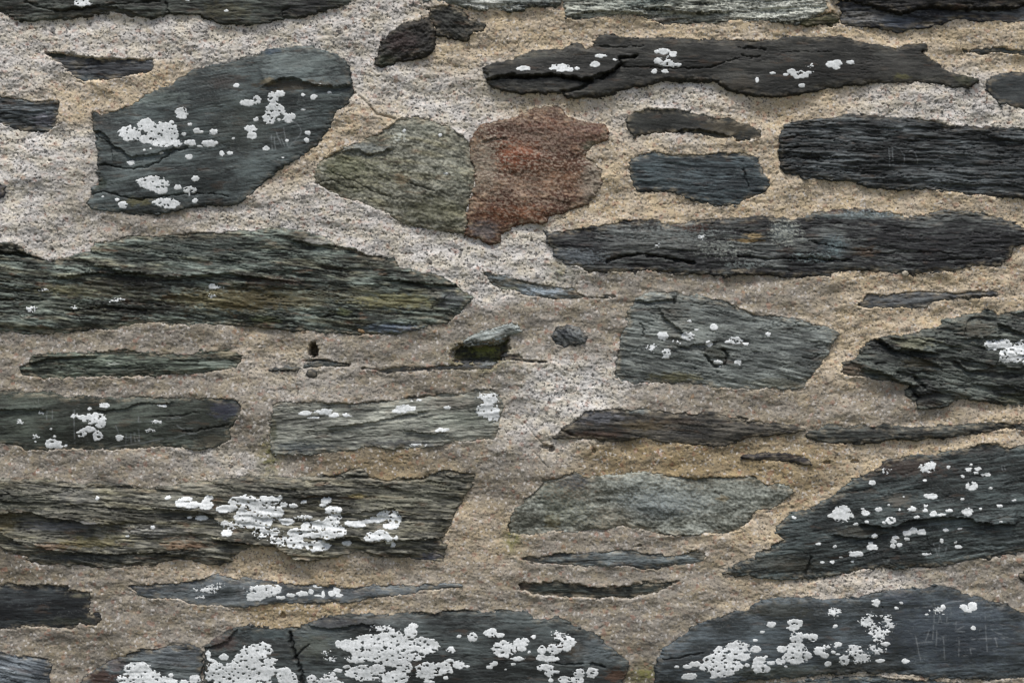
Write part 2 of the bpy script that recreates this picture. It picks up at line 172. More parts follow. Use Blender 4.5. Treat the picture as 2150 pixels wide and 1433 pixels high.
stone('right_sliver', '31: 890,1020 940,1010 960,960 1010,950 1080,965 1200,945 1350,935 1500,945 1650,940 1850,930 1960,935 1940,980 1800,995 1650,990 1550,1000 1400,1050 1250,1060 1100,1055 980,1065 910,1045',
  H=-2, ang=-3, A=1.6, T=6, base=(54,54,56), light=(100,104,106), label='narrow dark stone set in mortar below the smooth end of the long black slate',
  ledges=[('31: 1600,985 1750,975 1960,960', 3, 8)])
stone('splintered_right_stone', '32: 980,130 1060,110 1150,95 1280,80 1400,40 1520,20 1540,-30 1700,-60 1850,-90 1880,-110 1960,-70 2150,-100 2500,-80 2550,300 2500,620 2150,610 1950,605 1800,570 1700,565 1600,590 1530,620 1450,640 1360,635 1330,590 1260,540 1240,490 1280,460 1150,440 1000,410 830,390 760,370 790,310 900,250 920,200',
  H=7, ang=6, A=5.0, T=14, rough=2.2, base=(54,58,56), light=(104,110,104), mix=.34, bulge=7, label='large splintered stone with flaking layers and a big white lichen at the right edge',
  ledges=[('32: 1060,110 1160,190 1280,180 1400,200 1460,215', 9, 26), ('32: 1640,290 1700,340 1850,345 1900,310', 6, 22), ('32: 1700,110 1850,97 1950,100', 5, 20), ('32: 940,330 1100,370 1200,430 1300,455', 9, 30), ('32: 1960,0 2050,40 2150,75', 6, 16), ('32: 1250,220 1400,270 1500,320', 5, 18), ('32: 1690,60 1700,0 1750,-50', 3, 14)],
  cracks=[('32: 1190,370 1260,380 1330,400 1400,480', 5, 8), ('32: 1240,490 1300,470 1350,560', 4, 8)],
  tints=[('32:',850,340,110,50,(104,90,76),.8), ('32:',1300,140,170,50,(110,110,90),.7), ('32:',1400,520,110,100,(36,36,36),.8), ('32:',1080,170,120,40,(36,38,40),.6), ('32:',1770,30,150,60,(74,68,56),.6), ('32:',1350,290,120,40,(96,88,68),.5), ('32:',2100,560,160,40,(74,76,54),.5)],
  lichen='32: 1900,160,60,35 1985,150,60,36 2050,230,100,60 2130,190,60,70 2000,255,60,36 2170,270,60,50')
stone('thin_left_slate', '02: 150,330 200,300 240,240 350,220 500,215 700,210 950,200 1100,215 1250,225 1400,225 1550,205 1700,195 1760,220 1820,240 1810,290 1770,330 1650,350 1500,370 1350,380 1200,385 1000,395 800,400 550,405 350,415 250,400 170,385 145,360',
  H=2, ang=-1, A=2.4, T=6, rough=.8, base=(54,60,52), light=(118,128,116), mix=.34, bulge=3, label='thin olive grey slate with a curled pale right end, left side',
  ledges=[('02: 240,295 330,270 450,250 700,240', 4, 10)],
  tints=[('02:',1650,300,180,36,(136,146,136),.7), ('02:',1700,225,60,30,(160,152,128),.8), ('02:',300,280,130,60,(36,38,28),.7), ('02:',850,300,60,12,(150,156,148),.7)])
stone('scratched_left_block', '02: -400,490 -150,500 0,510 150,510 300,515 420,520 530,550 700,540 850,560 1000,545 1200,550 1380,550 1550,560 1720,560 1800,580 1820,620 1820,680 1770,740 1730,800 1730,860 1650,920 1580,935 1400,935 1200,925 1000,940 850,955 700,950 500,940 350,955 220,950 130,920 0,900 -150,890 -400,880',
  marks='292.6,875 292,884.6 318.7,884|275.7,909 275.7,928|265.5,911 264,928|265,919 275,917|282,908 284,926|284,908 292,926|292,900 293,925|245,892 250,908|223.5,941 261,933.7 297,930 338,920.4 361.6,920 394,910 414,910|352,879 380,876|373,893 384,900 415,897|158,860 158,930|100,862 100,880|112,860 112,878',
  H=3, ang=-3, A=1.2, T=7, rough=.6, base=(56,60,54), light=(96,104,96), mix=.25, bulge=4, scratch=1.0, label='dark scratched block with two white lichen clumps at the left edge',
  ledges=[('02: 0,645 200,635 330,640', 3, 22), ('02: 750,650 900,640 1050,600 1300,590', 2, 14)], cracks=[('02: 1370,810 1500,800 1600,780 1720,760', 1.5, 4), ('02: 1150,700 1350,690 1500,660', 1.2, 3)],
  tints=[('02:',300,550,340,50,(74,80,70),.5), ('02:',1700,640,120,70,(66,68,84),.7), ('02:',1600,870,120,40,(100,96,84),.6), ('02:',1000,560,200,18,(116,120,112),.6)],
  lichen='02: 715,710,90,42 760,745,45,36 640,700,50,20 620,820,38,30 680,790,50,22 740,840,38,40 580,695,-28,-18 795,610,37,20 680,635,15,12 400,900,62,38 440,920,35,20 495,915,15,10 900,855,28,25 1245,617,12,10 1185,740,-32,-16 1130,800,-28,-12 270,840,-24,-18 330,665,-25,-12 390,788,9,7 150,735,-25,-18 415,845,12,10 270,885,10,6 1200,610,-30,-16')
stone('pale_striped_block', '12: 270,610 300,590 450,590 600,585 750,590 900,590 1050,580 1200,570 1300,550 1480,535 1580,520 1700,530 1800,490 1900,490 1960,530 1995,600 1980,700 1960,800 1930,870 1800,880 1600,885 1450,930 1300,935 1150,935 950,925 850,960 700,965 550,985 400,985 260,970 240,900 235,800 250,700',
  H=1, ang=-3, A=1.8, T=7, rough=.8, base=(100,102,96), light=(160,162,152), mix=.45, bulge=3, label='pale grey green striped block with a round white lichen at its right end',
  ledges=[('12: 700,772 900,752 1050,732 1200,687 1400,656', 3, 16), ('12: 1270,800 1400,822 1540,822', 3, 12)],
  cracks=[('12: 960,590 1150,572 1250,555 1490,537', 2.0, 6)],
  tints=[('12:',430,700,180,60,(76,76,72),.6), ('12:',450,930,200,50,(60,68,74),.7), ('12:',1250,900,300,30,(58,60,66),.7), ('12:',1650,720,240,60,(152,158,146),.5), ('12:',1850,900,150,30,(90,92,90),.5), ('12:',270,800,26,80,(54,60,40),.7), ('12:',1580,590,200,50,(140,134,124),.5)],
  lichen='12: 510,670,48,18 650,660,65,22 725,685,40,18 820,685,35,13 560,705,40,8 1250,635,58,32 1300,635,40,18 1200,655,40,18 1350,575,-50,-16 1575,628,28,15 1540,795,40,16 1500,805,18,12 1895,555,-80,-50 1880,650,90,58 1925,700,50,36 1360,912,-60,-10')
stone('broken_sliver', '12: 230,350 350,320 460,325 580,270 680,265 720,290 820,300 830,320 700,325 560,320 450,340 350,355 260,360',
  H=-3, A=2, T=6, base=(48,52,52), light=(92,98,98), label='broken black sliver just below the round hole in the mortar')
stone('grey_sliver', '12: 920,320 1000,325 1080,345 1180,320 1300,330 1500,310 1640,295 1800,290 1930,310 1910,350 1800,355 1600,345 1450,350 1300,370 1150,375 1000,350 930,345',
  H=-2, A=1.6, T=6, base=(70,72,74), light=(110,114,114), label='thin grey sliver right of the broken black sliver, left of the mossy ledge')
stone('orange_chip', '11: 885,1205 910,1200 940,1222 955,1248 935,1255 905,1238', H=7, A=.4, T=8, kind='grain', rag=.3, base=(150,120,84), light=(190,170,140), bulge=3, label='tiny orange and cream chip under the right part of the very long olive slate', scratch=0)
stone('white_pebble', '31: 1232,790 1250,783 1270,790 1276,808 1262,822 1240,820 1230,806', H=8, A=.3, T=8, kind='grain', rag=.2, base=(190,180,160), light=(215,208,192), bulge=3, label='tiny cream pebble under the smooth right end of the long black slate', scratch=0)
stone('embedded_pebble', '12: 520,345 560,340 595,360 598,395 570,410 535,405 515,380', H=3, A=.4, T=8, rough=.8, base=(78,78,76), light=(112,112,108), bulge=3, label='small grey pebble pressed in mortar below the broken black sliver', rag=.4)
stone('ledge_cap', '12: 1700,135 1750,90 1850,60 1950,20 2050,-10 2100,20 2110,60 2030,70 1980,120 1900,132 1800,140',
  rag=1.5, H=10, ang=-15, A=2, T=8, rough=2, base=(128,134,130), light=(172,180,178), mix=.45, label='pale grey ledge jutting over the mossy hollow')
stone('mossy_hollow_stone', '12: 1600,200 1650,140 1800,138 1950,128 2030,85 2060,130 2040,210 2010,280 1950,320 1850,330 1690,320 1610,290',
  H=-20, rag=1.4, A=3, T=9, rough=3, kind='grain', base=(34,36,26), light=(84,88,52), mix=.35, label='dark mossy green stone in the hollow under the pale ledge',
  tints=[('12:',1860,190,100,34,(104,108,48),.8), ('12:',1780,275,140,26,(34,38,38),.9)])
stone('hollow_sliver', '22: 210,230 330,235 370,260 450,270 560,280 500,300 400,292 300,285 210,272', H=2, A=1.5, T=6, base=(56,58,60), light=(94,96,100), label='short dark sliver right of the mossy hollow')
stone('angular_pebble', '21: 580,1250 610,1200 680,1190 740,1200 800,1240 830,1290 800,1330 720,1345 660,1365 600,1340 575,1300',
  H=7, ang=40, A=2, T=14, kind='grain', rough=5, base=(66,70,74), light=(118,122,122), mix=.35, bulge=5, label='small angular grey pebble alone in the mortar left of the broad grey stone', scratch=0)
stone('brown_streaked_stone', '22: 570,850 620,820 650,790 720,750 780,690 830,650 950,640 1050,630 1150,650 1250,625 1320,650 1450,665 1600,670 1750,660 1880,690 1980,710 2060,730|32: 0,700 100,725 250,740 400,760 480,780 500,800 350,830 150,840 70,860 30,880|22: 2000,890 1900,915 1750,915 1600,905 1450,900 1350,880 1250,860 1150,870 1080,890 1000,890 900,870 780,865 650,865',
  H=5, ang=5, A=1.8, T=7, rough=.8, base=(54,54,52), light=(98,94,86), mix=.28, bulge=5, label='long dark stone with brown streaks pointed at both ends, lower right of centre',
  cracks=[('22: 640,800 700,825 760,850', 3, 7)],
  tints=[('22:',900,690,200,50,(104,106,112),.7), ('22:',1230,650,90,26,(128,136,134),.7), ('22:',1250,760,180,40,(84,72,48),.6), ('22:',900,830,200,30,(76,56,44),.6), ('22:',1500,730,200,30,(82,68,54),.4)])
stone('thin_right_slate', '32: 500,820 560,810 640,780 680,755 800,765 950,765 1100,765 1250,775 1400,775 1600,765 1800,755 2000,745 2500,735 2550,780 2500,800 2050,790 1850,820 1650,840 1500,855 1350,875 1200,865 1100,880 980,890 880,900 750,895 600,880 510,860',
  H=6, ang=-2, A=1.6, T=6, rough=.6, base=(46,48,46), light=(92,96,92), mix=.28, label='thin black slate running to the right edge above the lichen spotted wedge')
stone('black_sliver', '32: 20,1010 80,985 130,970 250,970 370,975 450,990 520,1010 550,1050 480,1055 350,1035 200,1025 80,1015',
  H=5, ang=3, A=1.5, T=6, base=(38,36,38), light=(60,58,60), label='short black sliver in ochre mortar below the thin black slate')
stone('spotted_wedge', '32: 780,1250 850,1170 950,1130 1060,1080 1120,1030 1200,1015 1300,990 1400,985 1480,990 1550,960 1700,930 1800,905 1950,895 1990,920 2060,935 2110,910 2400,890 2550,1150|33: 2550,200 2400,420 2150,450 2050,470 1900,490 1800,500 1700,520 1600,545 1450,565 1300,565 1150,570 1030,565 900,590 800,615 650,635 500,640 400,640 300,650 180,640 80,625 -20,630|23: 1850,612 1900,570 1980,530 2100,500|33: 130,450 230,420 330,350 270,300 300,240 390,160 500,130 600,90 700,40',
  marks='1958,1140.5 1962,1150 1967,1163.5|1971,1142 1969,1159|1986.5,1143 1982,1161|2100,978 2102,985|2106,977 2108,985',
  H=6, ang=-7, A=1.8, T=9, rough=.7, base=(48,53,53), light=(92,102,102), mix=.30, bulge=7, scratch=.8, label='big wedge shaped stone spotted with many small white lichens at the right edge',
  ledges=[('33: 940,235 1050,245 1130,262 1260,205 1400,190 1500,180 1650,178 1750,190 1765,215 1900,232 2050,230', 7, 34), ('33: 720,315 850,335 1000,342 1100,300', 4, 20)],
  cracks=[('33: 545,485 530,540 505,610', 3, 6), ('33: 1415,340 1435,400 1440,470', 1.3, 3), ('33: 480,440 550,480', 1.3, 2)],
  tints=[('32:',1300,1080,300,70,(70,58,52),.7), ('32:',1800,950,260,40,(50,44,42),.5), ('33:',350,540,260,70,(62,60,50),.6), ('33:',150,500,160,50,(100,104,100),.5), ('33:',2000,370,260,60,(96,104,104),.4), ('32:',1200,1320,110,50,(104,100,92),.7), ('33:',900,290,200,40,(66,62,50),.5)],
  lichen='32: 1410,1080,65,35 1450,1055,35,22 1575,1075,22,12 1725,1090,24,16 1795,1085,25,16 1780,1115,20,12 1680,1143,14,10 1865,1128,25,16 1830,1130,14,12 1745,1055,12,8 1110,1100,-28,-24 1000,1190,25,20 1745,1215,45,35 1885,1230,16,12 1440,1290,50,22 1395,1172,16,10|33: 780,160,80,62 720,170,50,20 945,150,32,20 1045,123,28,17 928,118,10,10 1297,118,32,18 1392,130,18,14 1450,155,30,22 1510,160,30,12 1570,130,30,12 1325,180,25,12 1705,140,48,30 1955,98,24,10 1130,205,36,28 1080,220,20,10 955,215,16,14 880,235,18,12 415,185,16,12 1020,325,27,20 1310,285,35,25 1265,305,30,20 1370,295,35,22 1260,348,22,15 1175,335,25,16 1165,362,25,16 1160,400,20,18 1205,392,22,16 1550,282,24,12 1660,270,16,8 1000,410,42,22 990,377,18,8 885,460,58,22 597,383,16,11 722,402,16,10 628,520,14,9 702,520,18,14 1650,405,24,16 1525,360,14,18 1628,373,14,10 1805,118,12,7 2060,55,18,8 1670,45,14,10 1950,212,16,8 1235,30,9,8 1395,95,14,8 1200,125,9,8 1120,90,9,7 765,485,14,6 855,520,12,7 1410,462,30,8')
stone('mottled_lower_stone', '23: 240,250 250,190 290,120 360,90 370,40 440,10|22: 500,1180 620,1150 740,1120 830,1150 1000,1130 1040,1140 1200,1110 1400,1120 1500,1150 1700,1155 1900,1140 2060,1150|32: 100,1160 220,1200 340,1210 420,1260 350,1310 290,1370|23: 2150,130 2090,160 2040,230 1980,290 1850,310 1700,320 1550,330 1400,320 1300,290 1100,270 900,280 750,300 550,300 400,320 300,320 240,310',
  H=1, ang=3, A=1.4, T=12, rough=3.0, kind='grain', base=(96,98,88), light=(156,160,152), mix=.42, con=.9, bulge=5, crust=[('22:',700,1260,220,110,(104,92,76),.5), ('23:',1000,200,300,100,(150,142,126),.5), ('22:',1450,1310,380,120,(132,140,140),.5), ('22:',1250,1190,300,60,(134,140,136),.5), ('23:',1300,100,260,120,(128,136,136),.4), ('22:',1900,1250,200,90,(140,144,136),.5), ('23:',700,160,200,90,(112,116,100),.5)], label='mottled grey green stone with a pale bluish centre, lower middle',
  ledges=[('23: 1380,300 1500,322 1700,318', 3, 10)], cracks=[('23: 250,120 245,200 245,300', 3, 6)],
  tints=[('22:',1400,1330,400,90,(104,110,110),.35), ('22:',1850,1310,42,24,(140,124,92),.6), ('22:',600,1290,180,110,(62,68,58),.6), ('23:',380,220,140,90,(58,58,48),.7), ('23:',1050,180,150,110,(92,88,74),.5), ('23:',700,295,180,10,(168,172,166),.9), ('23:',1350,130,240,90,(118,126,128),.3), ('22:',1700,1200,160,60,(112,110,98),.4), ('22:',740,1180,120,60,(70,70,76),.6), ('23:',570,220,60,50,(110,100,60),.5)])
stone('lower_blue_sliver', '23: 290,490 400,480 450,490 600,460 750,455 900,460 1050,430 1150,440 1300,460 1450,480 1560,460 1640,430 1740,450 1720,500 1650,540 1500,540 1380,570 1250,580 1150,560 1050,560 900,550 750,545 600,545 480,540 400,520',
  H=0, A=1.6, T=6, base=(72,78,80), light=(130,140,142), mix=.4, label='thin blue grey sliver below the mottled grey green stone',
  tints=[('23:',1650,450,90,50,(62,58,46),.8), ('23:',380,505,60,24,(58,52,50),.7), ('23:',1100,545,100,20,(80,80,92),.6)])
stone('lower_black_sliver', '23: 310,690 360,670 480,680 600,665 700,680 850,700 1000,710 1150,690 1300,680 1450,670 1530,665 1480,690 1400,730 1300,780 1200,800 1050,800 900,800 750,790 550,790 430,770 330,740',
  H=-3, A=1.6, T=6, base=(46,50,46), light=(74,80,76), mix=.3, label='thin dark stone pointed at its right end, in plain mortar at the lower middle',
  tints=[('23:',360,700,60,30,(66,54,46),.8)])
stone('large_crusted_stone', '02: -400,1130 -150,1150 0,1170 100,1160 200,1150 350,1160 450,1190 600,1200 800,1190 900,1200 1000,1225 1150,1230 1300,1225 1400,1200 1550,1180 1700,1160|12: 60,1148 200,1145 350,1150 400,1170 480,1155 640,1140 720,1140 800,1110 900,1080 950,1090 980,1150 1100,1170 1250,1160 1400,1150 1550,1090 1700,1110 1770,1130 1770,1200 1710,1280 1690,1340|13: 1650,110 1610,220 1580,290 1530,340 1530,390 1565,400 1560,460 1540,510 1400,505 1300,500 1200,490 1050,490 960,450 850,440 780,460 700,490 600,510 500,515 420,505 370,470 300,410 200,400 100,390|03: 1950,410 1860,430 1750,480 1740,520 1650,540 1560,550 1450,520 1350,500 1250,520 1150,550 1000,545 850,570 700,560 560,550 450,540 350,550 220,530 190,490 120,460 50,440 0,410 -150,380 -400,370',
  H=6, ang=4, A=3.6, T=10, rough=1.4, base=(70,71,65), light=(136,134,122), mix=.36, con=1.1, bulge=8, olive=.5, label='largest stone, layered grey, with a broad white lichen crust, lower left',
  ledges=[('03: -40,150 100,150 250,145 400,185 560,200 700,232 900,230', 11, 40), ('03: 1650,345 1740,360 1900,385 2000,400|13: 270,390 370,460 430,500 560,510', 9, 26), ('13: 660,350 800,335 900,325 960,370 1100,362 1250,352 1500,340', 6, 26), ('12: 480,1312 560,1290 700,1282', 3, 14), ('13: 920,145 1050,125 1180,120 1240,180', 4, 16),
          ('03: 1200,110 1400,130 1600,170 1650,220', 5, 24), ('03: 650,455 900,460 1150,445 1380,460', 5, 16), ('03: 0,290 80,340 150,370', 5, 16), ('03: 280,390 420,440 600,450', 4, 14), ('13: 960,440 1100,480 1250,480', 4, 12)],
  cracks=[('12: 960,1150 1100,1175 1250,1165 1400,1150', 3, 8), ('12: 640,1145 800,1150 960,1150', 3, 7)],
  tints=[('03:',200,80,320,80,(46,50,42),.7), ('03:',700,180,420,40,(44,44,34),.6), ('03:',420,400,160,28,(124,98,78),.6), ('03:',700,370,260,40,(110,102,64),.6), ('03:',1400,390,180,36,(122,94,70),.6), ('03:',1150,290,220,46,(118,118,116),.6), ('03:',500,250,300,40,(104,106,114),.5), ('13:',1200,60,320,80,(112,112,96),.5), ('12:',1500,1240,240,90,(64,66,58),.6), ('13:',1460,480,100,34,(92,94,106),.8), ('03:',1400,60,160,60,(86,90,84),.4), ('13:',500,420,240,40,(86,84,70),.5), ('12:',900,1290,60,20,(140,128,84),.6), ('02:',600,1290,160,60,(120,120,116),.5), ('02:',1700,1220,300,40,(120,118,108),.5), ('03:',40,220,100,80,(94,82,44),.5), ('03:',600,490,400,40,(74,78,78),.5)],
  lichen='03: 1370,75,38,30 1450,90,60,25 1560,90,50,38 1415,45,40,15 1580,40,30,20 1520,190,42,18 1275,38,20,13 1430,185,14,10 1160,260,16,14 967,327,14,9 745,40,14,14 1700,120,68,26 1790,60,60,30 1760,110,34,20 1900,110,90,60 1880,210,100,60 1960,170,80,70 1720,300,40,25 1690,225,-40,-22 2050,60,60,32 2050,150,90,55 1990,230,60,50 2060,300,-60,-34 2110,365,-46,-22 2000,325,-36,-18 1750,250,-50,-24|13: 60,60,90,40 60,180,80,70 170,100,70,60 160,220,60,50 290,150,60,45 350,90,25,18 420,100,28,18 370,215,55,25 320,36,16,14 195,35,28,12 500,70,20,10 665,60,38,28 640,95,20,12 720,130,60,30 700,230,70,50 600,230,50,24 760,290,62,44 700,310,70,40 560,290,80,50 460,300,70,40 440,370,65,50 600,395,92,42 420,300,40,25 520,250,40,30 900,235,68,24 830,225,28,15 980,215,40,15 1110,170,65,35 1180,190,50,55 1150,250,60,22 1050,200,50,25 1010,330,55,35 1080,320,60,45 1140,350,35,35 1170,390,18,20 820,380,38,16 250,330,-50,-18 200,295,-70,-22 330,385,-28,-12 320,340,-50,-24 230,170,40,40 490,190,-50,-20 740,180,40,30 1195,340,15,20 540,180,20,10')
stone('lower_left_black_block', '03: -400,680 -150,690 0,690 150,690 300,690 420,695 520,705 530,740 690,745 690,790 670,860 680,910 740,920 760,960 720,1000 600,1000 540,1030 400,1025 200,1015 0,1030 -150,1030 -400,1030',
  H=-1, A=1.2, T=7, rough=.6, base=(38,41,44), light=(70,76,78), mix=.22, scratch=.7, label='blackish block cut by the lower left edge',
  tints=[('03:',600,775,90,18,(110,110,96),.7), ('03:',350,980,400,30,(64,72,74),.4), ('03:',500,970,180,30,(60,62,48),.5)])
stone('blue_lichen_sliver', '03: 930,700 1000,690 1100,690 1250,680 1400,675 1540,650 1650,610 1740,650 1850,650 1950,660 2100,680|13: 200,670 300,685 450,690 560,695 700,700 900,715 1050,710 1200,700 1350,700 1500,695 1650,680 1680,700 1550,720 1400,745 1200,780 1000,800 850,825 600,830 350,830 150,850 0,865|03: 1700,865 1500,850 1380,820 1300,800 1200,790 1100,790 1040,770 1000,730',
  H=2, ang=-1, A=1.4, T=6, rough=.7, base=(84,90,94), light=(128,136,140), mix=.36, label='long thin blue grey stone with white lichen, between the two lichen crusted stones at the lower left',
  tints=[('03:',1080,720,140,30,(62,66,72),.7), ('03:',1730,740,90,40,(54,60,60),.8), ('13:',450,735,90,22,(58,60,58),.6), ('13:',1500,710,200,20,(90,92,90),.5)],
  lichen='03: 1560,730,-75,-30 1650,700,-50,-16 1510,790,-30,-16 1980,740,110,45 1930,770,70,32 2050,720,60,30 1890,715,-50,-10 2110,790,30,12|13: 210,740,110,42 130,790,70,26 290,720,40,30 395,770,32,15 335,790,28,14 480,760,50,20 550,745,20,20 640,770,14,25 610,705,45,16 700,760,25,22 740,740,30,35 760,775,30,15 600,775,25,8')
stone('corner_blue_stone', '03: -400,1220 -150,1210 0,1190 100,1215 200,1225 300,1235 370,1260 385,1340 380,1440 350,1560 200,1640 -350,1640',
  H=2, ang=12, A=2.4, T=9, base=(74,80,86), light=(124,132,138), mix=.4, label='blue grey layered stone in the bottom left corner')
stone('brown_lichen_stone', '03: 600,1433 650,1370 740,1330 850,1250 960,1230 1030,1180 1150,1170 1300,1150 1430,1150 1510,1170 1530,1250 1515,1350 1520,1440 1500,1640 1100,1700 560,1640',
  H=5, ang=3, A=1.6, T=9, rough=1, base=(66,70,72), light=(112,120,122), mix=.35, bulge=5, label='grey and brown stone with white lichen at the bottom edge, second from the left corner',
  tints=[('03:',760,1390,140,60,(66,46,38),.85), ('03:',880,1290,80,50,(104,96,96),.6), ('03:',1300,1220,260,80,(104,110,114),.5), ('03:',1240,1330,140,40,(54,60,60),.6)],
  lichen='03: 1040,1320,100,48 1080,1380,130,60 980,1400,90,50 1200,1420,140,48 1290,1370,20,15 1470,1400,45,35 1390,1425,30,20 1100,1480,150,60 1350,1500,120,60')
stone('bottom_lichen_slab', '03: 1530,1160 1600,1110 1700,1060 1790,1010 1900,1000 2000,1010|13: 100,1010 250,1015 370,1020 470,1010 560,970 650,940 800,920 900,930 1000,920 1150,920 1300,905 1500,895 1700,880 1850,900 2000,890|23: 100,905 250,890 380,905 430,940 500,970 620,940 750,1010 850,1050 940,1080 970,1130 1030,1180 1100,1240 1155,1280 1140,1340 1100,1400 1110,1500 1000,1620|px: 1100,1540 800,1570 500,1540 432,1480|03: 1540,1440 1535,1350 1550,1250',
  H=7, ang=0, A=1.4, T=9, rough=.8, base=(50,54,54), light=(94,102,102), mix=.3, bulge=7, scratch=.3, label='broad slab covered with large white lichen rosettes at the bottom centre',
  cracks=[('13: 390,1050 420,1150 450,1260 485,1350 490,1450', 4.5, 12), ('13: 540,1140 470,1200 430,1230', 2.5, 5), ('13: 1400,890 1600,885 1800,900', 3, 6), ('23: 860,1275 920,1290 960,1310', 3, 7), ('23: 550,1270 700,1290 800,1280', 2, 6)],
  ledges=[('03: 1540,1165 1620,1150 1720,1100 1790,1020', 3, 14), ('13: 560,1000 700,1020 850,990 1000,985', 3, 14)],
  tints=[('03:',1690,1120,110,60,(70,56,52),.75), ('13:',1100,950,260,40,(110,114,114),.5), ('23:',1060,1370,110,50,(80,58,44),.85), ('23:',760,1180,90,60,(84,72,56),.6), ('23:',900,1180,160,90,(110,120,124),.5), ('13:',570,1150,160,90,(84,88,78),.5), ('13:',740,970,200,40,(70,70,74),.6), ('23:',400,1000,300,70,(84,92,92),.4), ('03:',2000,1050,200,50,(84,96,98),.5)],
  lichen='03: 1920,1190,110,56 1870,1240,100,50 1980,1180,80,60 2040,1260,50,30 1760,1310,60,50 1850,1330,110,66 1980,1330,100,66 1640,1320,80,50 1580,1370,46,40 1700,1400,100,60 1900,1420,150,50 1690,1230,38,25 1565,1215,25,36 2130,1360,45,46 1600,1255,30,14 1750,1500,200,60 1960,1500,120,60|13: 370,1380,80,50 350,1330,60,24 430,1410,32,36 760,1130,30,25 850,1140,90,50 960,1180,120,60 1000,1100,120,36 1130,1080,80,44 1200,1110,100,60 1100,1180,130,60 1250,1150,90,60 1300,1050,50,50 1320,1000,40,22 1100,1022,-110,-24 1420,1150,98,58 1380,1120,70,40 1060,1240,110,36 900,1240,80,34 1180,1260,100,50 1320,1230,80,30 1250,1310,70,46 960,1350,120,64 1050,1330,60,50 1180,1390,110,54 870,1350,60,40 820,1300,30,13 760,1330,30,15 700,1375,52,36 640,1410,60,28 560,1400,40,40 740,1425,60,22 1470,1320,135,54 1420,1360,80,38 1550,1300,60,34 1660,1285,48,32 1590,1255,30,13 1560,1385,22,14 1600,1340,20,10 1440,1415,40,13 1600,1180,32,28 1765,1080,38,35 1665,1075,18,12 665,1190,-28,-20 700,1240,-38,-18 1720,1300,26,9 640,1480,160,50 1000,1490,220,50 1250,1480,120,50|23: 110,1050,52,34 180,1065,32,20 210,1170,90,62 340,1120,65,32 340,1165,35,20 310,1240,45,18 135,1278,30,18 100,1305,26,16 280,1280,20,10 220,1322,14,6 430,1080,18,14 625,1065,-55,-28 690,1120,55,42 680,1165,35,25 590,1170,62,42 495,1175,35,32 490,1235,40,25 560,1245,55,25 520,1310,60,30 550,1350,35,30 600,1340,25,12 660,1400,50,28 770,1350,45,35 870,1345,50,38 760,1400,50,30 560,1405,20,15 395,1190,15,12 150,1440,60,14')
